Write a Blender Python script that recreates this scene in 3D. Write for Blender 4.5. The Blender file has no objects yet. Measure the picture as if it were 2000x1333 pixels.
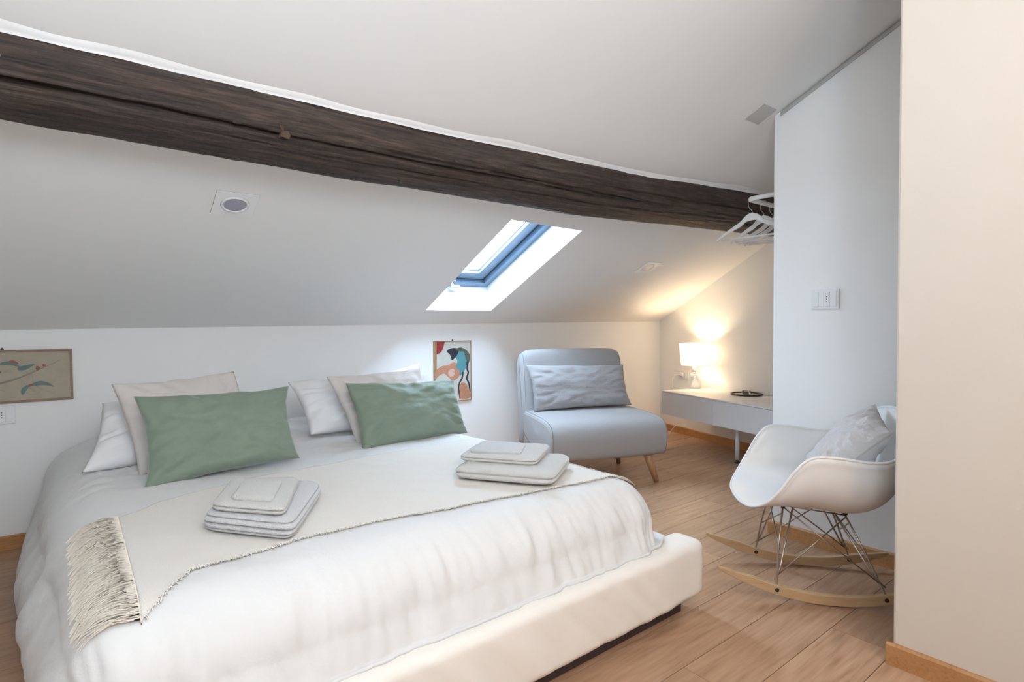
import bpy, bmesh, math, random
from mathutils import Vector, Matrix, noise
random.seed(7)
S = bpy.context.scene
COL = S.collection
PI = math.pi
V = Vector

# ------------------------------------------------------------------ camera
H = 1.05
yaw, pit, rol = math.radians(38.27), math.radians(-1.54), math.radians(-0.4)
fw = V((math.sin(yaw)*math.cos(pit), math.cos(yaw)*math.cos(pit), math.sin(pit)))
rt = V((math.cos(yaw), -math.sin(yaw), 0)); up = rt.cross(fw)
rt, up = math.cos(rol)*rt+math.sin(rol)*up, -math.sin(rol)*rt+math.cos(rol)*up
cam = bpy.data.cameras.new('camera'); co = bpy.data.objects.new('camera', cam); COL.objects.link(co)
m = Matrix((rt, up, -fw)).transposed().to_4x4(); m.translation = V((0, 0, H)); co.matrix_world = m
cam.sensor_width = 36; cam.lens = 1093/2000*36; cam.clip_start = 0.02
S.camera = co

# ------------------------------------------------------------------ world, lights, exposure
w = bpy.data.worlds.new('sky'); S.world = w; w.use_nodes = True
bg = w.node_tree.nodes['Background']; bg.inputs[0].default_value = (0.62, 0.80, 1.0, 1); bg.inputs[1].default_value = 56.0
S.view_settings.view_transform = 'Standard'; S.view_settings.look = 'None'
S.view_settings.exposure = 0.33; S.view_settings.gamma = 1.0; S.view_settings.use_curve_mapping = False
S.cycles.use_denoising = True
S.cycles.max_bounces = 10; S.cycles.diffuse_bounces = 6; S.cycles.sample_clamp_indirect = 6.0
S.cycles.caustics_reflective = False; S.cycles.caustics_refractive = False

def area(name, loc, tgt, sx, sy, power, color, portal=False):
    l = bpy.data.lights.new(name, 'AREA'); l.shape = 'RECTANGLE'; l.size = sx; l.size_y = sy
    l.energy = power; l.color = color
    o = bpy.data.objects.new(name, l); COL.objects.link(o); o.location = loc
    o.rotation_euler = (V(tgt)-V(loc)).to_track_quat('-Z', 'Y').to_euler()
    if portal: l.cycles.is_portal = True
    return o
# added cool fill in front of the unseen, blocked rear window
area('rear_cool_fill', (0.95, -2.85, 1.62), (1.0, 2.0, 1.3), 1.5, 1.3, 13, (0.66, 0.83, 1.0))
# added fill aimed up at the sloping ceiling; no lamp stands there
area('ceiling_fill', (-0.02, -0.6, 1.70), (-0.10, 1.2, 2.65), 0.6, 0.6, 31, (0.70, 0.85, 1.0))
# added cool fill under the closed ceiling, for an assumed, unseen roof window
area('overhead_cool_fill', (0.45, 0.02, 2.60), (0.9, 1.2, 0.0), 0.8, 0.9, 8, (0.60, 0.79, 1.0))
# added warm fill below an unseen ceiling fitting
area('rear_warm_fill', (0.65, -0.95, 2.82), (0.8, -0.6, 0.0), 0.8, 0.8, 9, (1.0, 0.80, 0.60))
area('warm_side_fill', (0.35, -1.5, 1.95), (1.9, 1.4, 1.6), 0.6, 0.6, 11, (1.0, 0.74, 0.50))  # added warm fill from behind the camera; no floor lamp is built

# ------------------------------------------------------------------ helpers
def mat(name, col, rough=0.6, metal=0.0, spec=None, bump=None, var=None, trans=None, emit=None, sheen=None, coat=None):
    """bump=(scale, strength[, stretch xyz]); var=(scale, amount)"""
    M = bpy.data.materials.new(name); M.use_nodes = True; nt = M.node_tree; N = nt.nodes; L = nt.links
    b = N['Principled BSDF']; b.inputs['Roughness'].default_value = rough; b.inputs['Metallic'].default_value = metal
    b.inputs['Base Color'].default_value = (*col, 1)
    if spec is not None: b.inputs['Specular IOR Level'].default_value = spec
    if sheen: b.inputs['Sheen Weight'].default_value = sheen; b.inputs['Sheen Roughness'].default_value = 0.4
    if coat: b.inputs['Coat Weight'].default_value = coat
    if trans: b.inputs['Transmission Weight'].default_value = trans; b.inputs['IOR'].default_value = 1.45
    if emit: b.inputs['Emission Color'].default_value = (*emit[0], 1); b.inputs['Emission Strength'].default_value = emit[1]
    tc = N.new('ShaderNodeTexCoord')
    if var:
        n = N.new('ShaderNodeTexNoise'); n.inputs['Scale'].default_value = var[0]; n.inputs['Detail'].default_value = 4
        L.new(tc.outputs['Object'], n.inputs['Vector'])
        mx = N.new('ShaderNodeMix'); mx.data_type = 'RGBA'
        mx.inputs[6].default_value = (*[c*(1-var[1]) for c in col], 1); mx.inputs[7].default_value = (*[min(1, c*(1+var[1])) for c in col], 1)
        L.new(n.outputs['Fac'], mx.inputs[0]); L.new(mx.outputs[2], b.inputs['Base Color'])
    if bump:
        n = N.new('ShaderNodeTexNoise'); n.inputs['Scale'].default_value = bump[0]; n.inputs['Detail'].default_value = 5
        if len(bump) > 2:
            mp = N.new('ShaderNodeMapping'); mp.inputs['Scale'].default_value = bump[2]
            L.new(tc.outputs['Object'], mp.inputs['Vector']); L.new(mp.outputs[0], n.inputs['Vector'])
        else: L.new(tc.outputs['Object'], n.inputs['Vector'])
        bp = N.new('ShaderNodeBump'); bp.inputs['Strength'].default_value = bump[1]; bp.inputs['Distance'].default_value = 0.01
        L.new(n.outputs['Fac'], bp.inputs['Height']); L.new(bp.outputs[0], b.inputs['Normal'])
    return M

def wood(name, c1, c2, c3, scale=(1.2, 16, 16), ring=9.0, rough=0.45, knots=True, per_object=True):
    M = bpy.data.materials.new(name); M.use_nodes = True; nt = M.node_tree; N = nt.nodes; L = nt.links
    b = N['Principled BSDF']; b.inputs['Roughness'].default_value = rough
    tc = N.new('ShaderNodeTexCoord'); oi = N.new('ShaderNodeObjectInfo')
    vec = tc.outputs['Object']
    if per_object:
        sc = N.new('ShaderNodeVectorMath'); sc.operation = 'SCALE'; sc.inputs[0].default_value = (37, 19, 53); L.new(oi.outputs['Random'], sc.inputs['Scale'])
        ad = N.new('ShaderNodeVectorMath'); ad.operation = 'ADD'; L.new(vec, ad.inputs[0]); L.new(sc.outputs[0], ad.inputs[1]); vec = ad.outputs[0]
    mp = N.new('ShaderNodeMapping'); mp.inputs['Scale'].default_value = scale; L.new(vec, mp.inputs['Vector'])
    n1 = N.new('ShaderNodeTexNoise'); n1.inputs['Scale'].default_value = 1.0; n1.inputs['Detail'].default_value = 3; n1.inputs['Distortion'].default_value = 0.6
    mp1 = N.new('ShaderNodeMapping'); mp1.inputs['Scale'].default_value = (scale[0]*.9, scale[1]*.28, scale[2]*.28); L.new(vec, mp1.inputs['Vector']); L.new(mp1.outputs[0], n1.inputs['Vector'])
    mu = N.new('ShaderNodeMath'); mu.operation = 'MULTIPLY'; mu.inputs[1].default_value = ring; L.new(n1.outputs['Fac'], mu.inputs[0])
    fr = N.new('ShaderNodeMath'); fr.operation = 'PINGPONG'; fr.inputs[1].default_value = 0.5; L.new(mu.outputs[0], fr.inputs[0])
    n2 = N.new('ShaderNodeTexNoise'); n2.inputs['Scale'].default_value = 5.0; n2.inputs['Detail'].default_value = 7; n2.inputs['Roughness'].default_value = 0.65; L.new(mp.outputs[0], n2.inputs['Vector'])
    n3 = N.new('ShaderNodeTexNoise'); n3.inputs['Scale'].default_value = 1.3; n3.inputs['Detail'].default_value = 2; L.new(mp1.outputs[0], n3.inputs['Vector'])
    a = N.new('ShaderNodeMath'); a.operation = 'MULTIPLY_ADD'; L.new(fr.outputs[0], a.inputs[0]); a.inputs[1].default_value = 0.28; L.new(n2.outputs['Fac'], a.inputs[2])
    r = N.new('ShaderNodeValToRGB'); r.color_ramp.elements[0].position = 0.22; r.color_ramp.elements[0].color = (*c1, 1)
    r.color_ramp.elements[1].position = 0.86; r.color_ramp.elements[1].color = (*c3, 1); e = r.color_ramp.elements.new(0.52); e.color = (*c2, 1)
    L.new(a.outputs[0], r.inputs['Fac'])
    col = r.outputs['Color']
    # broad tone drift inside and between boards
    hv = N.new('ShaderNodeHueSaturation'); L.new(col, hv.inputs['Color'])
    mr = N.new('ShaderNodeMapRange'); mr.inputs[3].default_value = 0.80; mr.inputs[4].default_value = 1.16
    ad2 = N.new('ShaderNodeMath'); ad2.operation = 'ADD'; L.new(oi.outputs['Random'], ad2.inputs[0]); L.new(n3.outputs['Fac'], ad2.inputs[1])
    hf = N.new('ShaderNodeMath'); hf.operation = 'MULTIPLY'; hf.inputs[1].default_value = 0.5; L.new(ad2.outputs[0], hf.inputs[0])
    L.new(hf.outputs[0], mr.inputs[0]); L.new(mr.outputs[0], hv.inputs['Value']); col = hv.outputs[0]
    if knots:
        vo = N.new('ShaderNodeTexVoronoi'); vo.inputs['Scale'].default_value = 1.0
        mpk = N.new('ShaderNodeMapping'); mpk.inputs['Scale'].default_value = (2.1, 6.5, 1.0); L.new(vec, mpk.inputs['Vector'])
        nd = N.new('ShaderNodeTexNoise'); nd.inputs['Scale'].default_value = 9; L.new(vec, nd.inputs['Vector'])
        mxv = N.new('ShaderNodeMix'); mxv.data_type = 'VECTOR'; mxv.inputs[0].default_value = 0.12; L.new(mpk.outputs[0], mxv.inputs[4]); L.new(nd.outputs['Color'], mxv.inputs[5])
        L.new(mxv.outputs[1], vo.inputs['Vector'])
        kr = N.new('ShaderNodeValToRGB'); kr.color_ramp.elements[0].position = 0.02; kr.color_ramp.elements[0].color = (0.45, 0.45, 0.45, 1)
        kr.color_ramp.elements[1].position = 0.16; kr.color_ramp.elements[1].color = (1, 1, 1, 1); L.new(vo.outputs['Distance'], kr.inputs['Fac'])
        mm = N.new('ShaderNodeMix'); mm.data_type = 'RGBA'; mm.blend_type = 'MULTIPLY'; mm.inputs[0].default_value = 0.75
        L.new(col, mm.inputs[6]); L.new(kr.outputs[0], mm.inputs[7]); col = mm.outputs[2]
    L.new(col, b.inputs['Base Color'])
    bp = N.new('ShaderNodeBump'); bp.inputs['Strength'].default_value = 0.12; bp.inputs['Distance'].default_value = 0.004
    L.new(a.outputs[0], bp.inputs['Height']); L.new(bp.outputs[0], b.inputs['Normal'])
    return M

def mesh(name, verts, faces, m=None, parent=None, smooth=False, mats=None, fm=None):
    me = bpy.data.meshes.new(name); me.from_pydata([tuple(v) for v in verts], [], faces); me.update()
    o = bpy.data.objects.new(name, me); COL.objects.link(o)
    for mm in (mats or ([m] if m else [])): me.materials.append(mm)
    if fm:
        for p, i in zip(me.polygons, fm): p.material_index = i
    if smooth:
        for p in me.polygons: p.use_smooth = True
    if parent: o.parent = parent
    return o
def tag(o, label=None, cat=None, group=None, kind=None):
    if label: o['label'] = label
    if cat: o['category'] = cat
    if group: o['group'] = group
    if kind: o['kind'] = kind
    return o
def thing(name, label, cat, loc=(0, 0, 0), rz=0, group=None):
    o = bpy.data.objects.new(name, None); COL.objects.link(o); o.location = loc; o.rotation_euler = (0, 0, rz)
    o.empty_display_size = 0.1
    return tag(o, label, cat, group)
def bm_obj(name, bm, m, parent=None, smooth=False, bevel=0, seg=2, sub=0):
    me = bpy.data.meshes.new(name); bmesh.ops.recalc_face_normals(bm, faces=bm.faces[:]); bm.to_mesh(me); bm.free()
    o = bpy.data.objects.new(name, me); COL.objects.link(o)
    if m: me.materials.append(m)
    if smooth:
        for p in me.polygons: p.use_smooth = True
    if bevel:
        md = o.modifiers.new('b', 'BEVEL'); md.width = bevel; md.segments = seg; md.limit_method = 'ANGLE'; md.angle_limit = math.radians(40)
        for p in me.polygons: p.use_smooth = True
        md.harden_normals = False
        md2 = o.modifiers.new('w', 'WEIGHTED_NORMAL')
    if sub:
        md = o.modifiers.new('s', 'SUBSURF'); md.levels = sub; md.render_levels = sub
    if parent: o.parent = parent
    return o
def box_bm(lo, hi, bm=None, M=None):
    bm = bm or bmesh.new()
    vs = [bm.verts.new((x, y, z)) for x in (lo[0], hi[0]) for y in (lo[1], hi[1]) for z in (lo[2], hi[2])]
    for f in ((0, 1, 3, 2), (4, 6, 7, 5), (0, 4, 5, 1), (2, 3, 7, 6), (0, 2, 6, 4), (1, 5, 7, 3)): bm.faces.new([vs[i] for i in f])
    if M:
        for v in vs: v.co = M @ v.co
    return bm
def box(name, lo, hi, m, parent=None, bevel=0.0, seg=2):
    return bm_obj(name, box_bm(lo, hi), m, parent, bevel=bevel, seg=seg)
def prism(name, pts, z0, z1, m, parent=None, bevel=0, seg=2):
    bm = bmesh.new(); n = len(pts)
    a = [bm.verts.new((p[0], p[1], z0)) for p in pts]; b = [bm.verts.new((p[0], p[1], z1)) for p in pts]
    bm.faces.new(a[::-1]); bm.faces.new(b)
    for i in range(n): bm.faces.new((a[i], a[(i+1) % n], b[(i+1) % n], b[i]))
    return bm_obj(name, bm, m, parent, bevel=bevel, seg=seg)
def tube_bm(pts, r, bm=None, n=8, cap=True, closed=False):
    bm = bm or bmesh.new(); pts = [V(p) for p in pts]; rings = []
    N = len(pts); ref = None
    for i, p in enumerate(pts):
        if closed: d = pts[(i+1) % N]-pts[i-1]
        else: d = pts[min(i+1, N-1)]-pts[max(i-1, 0)]
        d.normalize()
        if ref is None: ref = d.orthogonal().normalized()
        ref = (ref-d*ref.dot(d)).normalized(); q = d.cross(ref)
        rr = r[i] if isinstance(r, (list, tuple)) else r
        rings.append([bm.verts.new(p+rr*(math.cos(2*PI*k/n)*ref+math.sin(2*PI*k/n)*q)) for k in range(n)])
    for i in range(N if closed else N-1):
        A, B = rings[i], rings[(i+1) % N]
        for k in range(n): bm.faces.new((A[k], A[(k+1) % n], B[(k+1) % n], B[k]))
    if cap and not closed: bm.faces.new(rings[0][::-1]); bm.faces.new(rings[-1])
    return bm
def tube(name, pts, r, m, parent=None, n=8, closed=False):
    return bm_obj(name, tube_bm(pts, r, n=n, closed=closed), m, parent, smooth=True)
def lathe_bm(prof, n=32, bm=None, c=(0, 0, 0)):
    bm = bm or bmesh.new(); rings = []
    for r, z in prof:
        rings.append([bm.verts.new((c[0]+r*math.cos(2*PI*k/n), c[1]+r*math.sin(2*PI*k/n), c[2]+z)) for k in range(n)])
    for A, B in zip(rings, rings[1:]):
        for k in range(n): bm.faces.new((A[k], A[(k+1) % n], B[(k+1) % n], B[k]))
    return bm, rings
def lathe(name, prof, m, parent=None, n=32, c=(0, 0, 0), cap=True):
    bm, rings = lathe_bm(prof, n, None, c)
    if cap:
        for R in (rings[0], rings[-1]):
            try: bm.faces.new(R)
            except ValueError: pass
    return bm_obj(name, bm, m, parent, smooth=True)
def grid_faces(nu, nv, wrap=False):
    F = []
    for i in range(nu-1):
        for j in range(nv-1 if not wrap else nv):
            F.append((i*nv+j, (i+1)*nv+j, (i+1)*nv+(j+1) % nv, i*nv+(j+1) % nv))
    return F
def nz(x, y, z=0.0, s=1.0): return noise.noise(V((x*s, y*s, z*s)))
def curve_pts(P, k=8, closed=False):
    P = [V(p) for p in P]; out = []; n = len(P)
    for i in range(n if closed else n-1):
        if closed: p0, p1, p2, p3 = P[i-1], P[i], P[(i+1) % n], P[(i+2) % n]
        else: p0, p1, p2, p3 = P[max(i-1, 0)], P[i], P[i+1], P[min(i+2, n-1)]
        for j in range(k):
            t = j/k
            out.append(0.5*((2*p1)+(p2-p0)*t+(2*p0-5*p1+4*p2-p3)*t*t+(3*p1-p0-3*p2+p3)*t**3))
    if not closed: out.append(P[-1])
    return out

# ------------------------------------------------------------------ materials
M_wall = mat('white_plaster', (0.87, 0.865, 0.85), 0.85, bump=(14, 0.10), var=(3, 0.015), spec=0.2)
M_ceil = mat('ceiling_paint', (0.87, 0.865, 0.85), 0.85, bump=(9, 0.12), spec=0.2)
M_oak = wood('oak_floor', (0.25, 0.128, 0.066), (0.415, 0.242, 0.142), (0.52, 0.33, 0.21), scale=(.8, 13, 13), ring=9, rough=0.42)
M_base = wood('oak_skirting', (0.33, 0.155, 0.055), (0.47, 0.235, 0.09), (0.56, 0.30, 0.13), scale=(3, 30, 30), ring=4, knots=False, rough=0.5)
M_gap = mat('joint_dark', (0.045, 0.025, 0.015), 0.9)
M_white = mat('white_lacquer', (0.80, 0.80, 0.80), 0.35)
M_plate = mat('white_switch_plastic', (0.82, 0.82, 0.82), 0.35)
M_black = mat('black_plastic', (0.015, 0.015, 0.017), 0.4)
M_metal = mat('brushed_metal', (0.6, 0.6, 0.6), 0.3, metal=1.0)
M_alu = mat('aluminium', (0.55, 0.54, 0.52), 0.4, metal=0.6)

# ------------------------------------------------------------------ room shell
def struct(o): o['kind'] = 'structure'; return o
K1 = V((-0.26, 3.57, 1.048)); Nn = V((-0.004, 0.418, 0.909))
def cz(x, y): return K1.z-(Nn.x*(x-K1.x)+Nn.y*(y-K1.y))/Nn.z
XL, YR = -0.42, -3.0
def knee(x): return 3.57+(3.531-3.57)*(x+0.26)/4.957        # y of the low back wall
KC = (4.697, 3.531)                                        # far right corner
LD = V((0.2702, 0.9628, 0))                                # direction of the skewed right wall (away from camera)
def lampx(y): return KC[0]+(y-KC[1])*LD.x/LD.y
YT = -0.62; ZT = cz(0, YT)

floor = struct(mesh('floor', [(XL-.1, YR-.1, -.004), (5.0, YR-.1, -.004), (5.0, 3.7, -.004), (XL-.1, 3.7, -.004)], [(0, 1, 2, 3)], M_gap))
# planks
PW, PL = 0.186, 1.285
def plank_mesh(name, L):
    me = bpy.data.meshes.new(name); bm = box_bm((-L/2+.0007, -PW/2+.0012, -.0035), (L/2-.0007, PW/2-.0012, 0)); bm.to_mesh(me); bm.free(); me.materials.append(M_oak); return me
full = plank_mesh('plank', PL)
known = {1: 2.04, 2: 1.452, 5: 2.28}
rows = range(-20, 18)
for r in rows:
    y0 = 0.631+(r-1)*PW
    if y0 < YR-0.2 or y0 > 3.66: continue
    j = known.get(r, random.uniform(0, PL))
    st = j-PL*math.ceil((j-(XL-0.05))/PL)
    x = st
    while x < 4.85:
        if not (y0 > 0.2 and x > 4.8):
            a, b_ = max(x, XL-.05), min(x+PL, 4.9)
            if b_-a > 0.05:
                me = full if (b_-a > PL-1e-4) else plank_mesh('plank', b_-a)
                o = bpy.data.objects.new('plank', me); COL.objects.link(o); o.location = ((a+b_)/2, y0+PW/2, 0); o.parent = floor
        x += PL

# back (knee) wall
wb = struct(mesh('wall_back', [(XL, knee(XL), 0), (KC[0], KC[1], 0), (KC[0], KC[1], cz(*KC)), (XL, knee(XL), cz(XL, knee(XL)))], [(0, 1, 2, 3)], M_wall))
# right skewed wall behind the console, up to the ceiling
ye = 1.2
wr = struct(mesh('wall_right', [(KC[0], KC[1], 0), (lampx(ye), ye, 0), (lampx(ye), ye, cz(lampx(ye), ye)), (KC[0], KC[1], cz(*KC))], [(0, 1, 2, 3)], M_wall))
# inner partition block (x=2.74, its end face at y=1.38)
YP, XP = 1.38, 2.74
def zt(x, y): return cz(x, y) if y > YT else ZT
def wallpoly(name, pts, z0=0.0):
    """vertical wall through plan points, following the ceiling"""
    P = []
    for a, b_ in zip(pts, pts[1:]):
        P.append(a)
        if (a[1]-YT)*(b_[1]-YT) < 0:
            t = (YT-a[1])/(b_[1]-a[1]); P.append((a[0]+t*(b_[0]-a[0]), YT))
    P.append(pts[-1])
    vs = [(x, y, z0) for x, y in P]+[(x, y, zt(x, y)) for x, y in P]; n = len(P)
    return struct(mesh(name, vs, [(i, i+1, n+i+1, n+i) for i in range(n-1)], M_wall))
wallpoly('wall_inner', [(4.2, YP), (XP+.004, YP), (XP, YP-.004), (XP, YR)])
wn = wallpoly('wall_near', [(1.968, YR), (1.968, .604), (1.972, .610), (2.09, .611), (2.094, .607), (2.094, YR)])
M_cream = mat('cream_toned_wall', (.65, .59, .515), .85, bump=(14, .10), var=(3, .015), spec=.2); wn.data.materials[0] = M_cream  # warmth and dimming put into the wall colour; white came out too bright
wallpoly('wall_left', [(XL, YR), (XL, knee(XL))])
# rear wall with a window opening
zr = ZT
rv = []; rf = []
def quad(a, b_, c, d): n = len(rv); rv.extend([a, b_, c, d]); rf.append((n, n+1, n+2, n+3))
wx0, wx1, wz0, wz1 = 0.20, 1.70, 0.95, 2.3
for (x0, x1, z0, z1) in ((XL, wx0, 0, zr), (wx1, XP, 0, zr), (wx0, wx1, 0, wz0), (wx0, wx1, wz1, zr)):
    quad((x0, YR, z0), (x1, YR, z0), (x1, YR, z1), (x0, YR, z1))
struct(mesh('wall_rear', rv, rf, M_wall))
w2 = thing('added_rear_window', None, None); w2['kind'] = 'structure'  # unseen window, added as a setting for the rear cool fill
fm = bmesh.new()
for (x0, x1, z0, z1) in ((wx0, wx0+.06, wz0, wz1), (wx1-.06, wx1, wz0, wz1), (wx0, wx1, wz0, wz0+.06), (wx0, wx1, wz1-.06, wz1), (.92, .98, wz0, wz1)):
    box_bm((x0, YR-.06, z0), (x1, YR+.02, z1), fm)
bm_obj('window_frame', fm, M_white, w2)
M_glass = mat('window_glass', (0.9, 0.95, 1.0), 0.02, trans=1.0)
box('sky_blocker', (wx0-.02, YR-.075, wz0-.02), (wx1+.02, YR-.065, wz1+.02), mat('sky_blocker_white', (.8, .8, .78), .9), w2)  # added opaque panel that keeps sky light out of the rear opening
box('pane', (wx0+.05, YR-.035, wz0+.05), (wx1-.05, YR-.03, wz1-.05), M_glass, w2)

# skylight hole in the sloping ceiling
SK = [V((1.896, 3.342)), V((2.440, 3.341)), V((2.400, 2.366)), V((1.860, 2.356))]   # BL BR TR TL
def c3(p, d=0.0, e=0.0): return V((p[0], p[1]+e, cz(p[0], p[1])+d))
cv = [(XL, YT), (5.0, YT), (5.0, 3.62), (XL, 3.62)]
vs = [c3(p) for p in cv]+[c3(p) for p in SK]
# outer ring corners: 0 near-left 1 near-right 2 far-right 3 far-left ; hole 4 BL 5 BR 6 TR 7 TL
ceil = struct(mesh('ceiling', vs, [(0, 1, 6, 7), (1, 2, 5, 6), (2, 3, 4, 5), (3, 0, 7, 4)], M_ceil))
struct(mesh('ceiling', [(XL, YR, ZT), (XP, YR, ZT), (5.0, YT, cz(5, YT)), (XL, YT, cz(XL, YT)), (5.0, YR, ZT)], [(0, 1, 4, 2, 3)], M_ceil))
# window_1 : the roof window (splayed white reveal, grey frame, sash, glass, handle)
w1 = thing('window_1', None, None); w1['kind'] = 'structure'
M_fr = mat('sky_tinted_frame', (0.13, 0.20, 0.28), 0.35, bump=(60, .05))  # grey frame with the blue of the sky light put into its colour
M_gsk = mat('dark_window_gasket', (0.03, 0.045, 0.06), 0.6)
D1 = V((0, 0.30*0.175, 0.175))
bot = [c3(p) for p in SK]; top = [p+D1 for p in bot]
mesh('reveal', bot+top, [(i, (i+1) % 4, 4+(i+1) % 4, 4+i) for i in range(4)], M_wall, w1)
nU = Nn.normalized()
def ring_obj(name, base, inset0, inset1, d0, d1, m):
    """rectangular frame ring between two insets of the opening, from depth d0 to d1 along the roof normal"""
    c = sum(base, V())/4
    ex = (base[1]-base[0]).normalized(); ey = (base[3]-base[0]).normalized()
    sg = [(1, 1), (-1, 1), (-1, -1), (1, -1)]
    def rr(ins, d): return [base[i]+ex*sg[i][0]*ins+ey*sg[i][1]*ins+nU*d for i in range(4)]
    vv = rr(inset0, d0)+rr(inset1, d0)+rr(inset1, d1)+rr(inset0, d1); F = []
    for i in range(4):
        j = (i+1) % 4
        F += [(i, j, 4+j, 4+i), (4+i, 4+j, 8+j, 8+i), (8+i, 8+j, 12+j, 12+i), (12+i, 12+j, j, i)]
    return mesh(name, vv, F, m, w1)
ring_obj('window_frame', top, -0.02, 0.052, 0.0, 0.075, M_fr)
ring_obj('gasket', top, 0.052, 0.070, 0.030, 0.075, M_gsk)
ring_obj('window_sash', top, 0.068, 0.145, 0.028, 0.085, M_fr)
ring_obj('glazing_bead', top, 0.145, 0.153, 0.050, 0.085, mat('pale_glazing_bead', (0.45, 0.6, 0.7), 0.3))
gl = [top[i]+nU*0.07 for i in range(4)]
exx = (gl[1]-gl[0]).normalized(); eyy = (gl[3]-gl[0]).normalized()
gq = [gl[0]+exx*.148+eyy*.148, gl[1]-exx*.148+eyy*.148, gl[2]-exx*.148-eyy*.148, gl[3]+exx*.148-eyy*.148]
# thin clear pane (light passes straight through architectural glass)
Mg = bpy.data.materials.new('skylight_glass'); Mg.use_nodes = True; nt = Mg.node_tree; nt.nodes.clear()
oo = nt.nodes.new('ShaderNodeOutputMaterial'); tr = nt.nodes.new('ShaderNodeBsdfTransparent'); gs = nt.nodes.new('ShaderNodeBsdfGlossy'); gs.inputs['Roughness'].default_value = .02
tr.inputs[0].default_value = (.96, .98, 1, 1); mx = nt.nodes.new('ShaderNodeMixShader'); mx.inputs[0].default_value = .06
nt.links.new(tr.outputs[0], mx.inputs[1]); nt.links.new(gs.outputs[0], mx.inputs[2]); nt.links.new(mx.outputs[0], oo.inputs[0])
pane = mesh('pane', gq+[q+nU*.004 for q in gq], [(0, 1, 2, 3), (7, 6, 5, 4), (0, 4, 5, 1), (1, 5, 6, 2), (2, 6, 7, 3), (3, 7, 4, 0)], Mg, w1)
bpy.data.objects['pane'].data.materials[0] = Mg
# handle at the bottom rail
hb = (top[0]+top[1])/2+eyy*0.045+nU*0.02-exx*0.06
Rm = Matrix((exx, eyy, nU)).transposed().to_4x4(); Rm.translation = hb
hbm = box_bm((-.035, -.012, -.012), (.035, .012, .010), M=Rm); box_bm((-.010, -.008, -.04), (.010, .008, -.010), hbm, Rm); box_bm((-.012, -.012, -.055), (.055, .012, -.040), hbm, Rm)
tag(bm_obj('handle', hbm, M_white, w1, bevel=.003), 'white plastic handle')
# portal for the roof window
area('roof_window_portal', tuple(sum(top, V())/4+nU*0.12), tuple(sum(bot, V())/4), 0.5, 0.98, 1, (1, 1, 1), portal=True)

w3 = thing('added_roof_window', None, None); w3['kind'] = 'structure'  # unseen frame on the closed ceiling, added around the overhead fill
R3 = Matrix((V((1, 0, -Nn.x/Nn.z)).normalized(), nU.cross(V((1, 0, 0))).normalized(), nU)).transposed().to_4x4(); R3.translation = c3((0.45, 0.02))
fb = bmesh.new()
for lo, hi in (((-.46, -.52, -.02), (-.40, .52, .01)), ((.40, -.52, -.02), (.46, .52, .01)), ((-.40, .46, -.02), (.40, .52, .01)), ((-.40, -.52, -.02), (.40, -.46, .01))): box_bm(lo, hi, fb, R3)
bm_obj('window_frame', fb, M_fr, w3)
# ------------------------------------------------------------------ skirting boards
def baseboard(name, pts, h=0.067, t=0.014, flip=1):
    bm = bmesh.new()
    for a, b_ in zip(pts, pts[1:]):
        a, b_ = V((*a, 0)), V((*b_, 0)); d = (b_-a).normalized(); nn = V((-d.y, d.x, 0))*flip
        vv = []
        for p, e in ((a, -1), (b_, 1)):
            for off, z in ((0, 0), (t, 0), (t, h-.006), (t*.55, h), (0, h)): vv.append(bm.verts.new(p+nn*off+V((0, 0, z))))
        for i in range(5): bm.faces.new((vv[i], vv[(i+1) % 5], vv[5+(i+1) % 5], vv[5+i]))
        bm.faces.new(vv[:5]); bm.faces.new(vv[5:][::-1])
    return struct(bm_obj(name, bm, M_base))
baseboard('baseboard_back', [(XL, knee(XL)), KC], flip=-1)
baseboard('baseboard_right', [KC, (lampx(1.4), 1.4)], flip=-1)
baseboard('baseboard_inner', [(XP, YP+.014), (XP, YR)], flip=-1)
baseboard('baseboard_near', [(1.968, .625), (1.968, YR)], flip=-1)
baseboard('baseboard_left', [(XL, knee(XL)), (XL, YR)], flip=1)

# slim aluminium track where the partition meets the ceiling
tb = bmesh.new()
def trk(y, dz, dx): return V((XP-dx, y, cz(XP, y)-dz))
for (z0, z1, dx) in ((0.000, 0.006, 0.004), (0.008, 0.022, 0.010)):
    vv = [tb.verts.new(trk(y, z, d)) for y in (1.345, YT+.02) for z, d in ((z0, 0), (z0, dx), (z1, dx), (z1, 0))]
    for f in ((0, 1, 5, 4), (1, 2, 6, 5), (2, 3, 7, 6), (0, 3, 2, 1), (4, 5, 6, 7)): tb.faces.new([vv[i] for i in f])
struct(bm_obj('trim_1', tb, M_alu))

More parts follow.
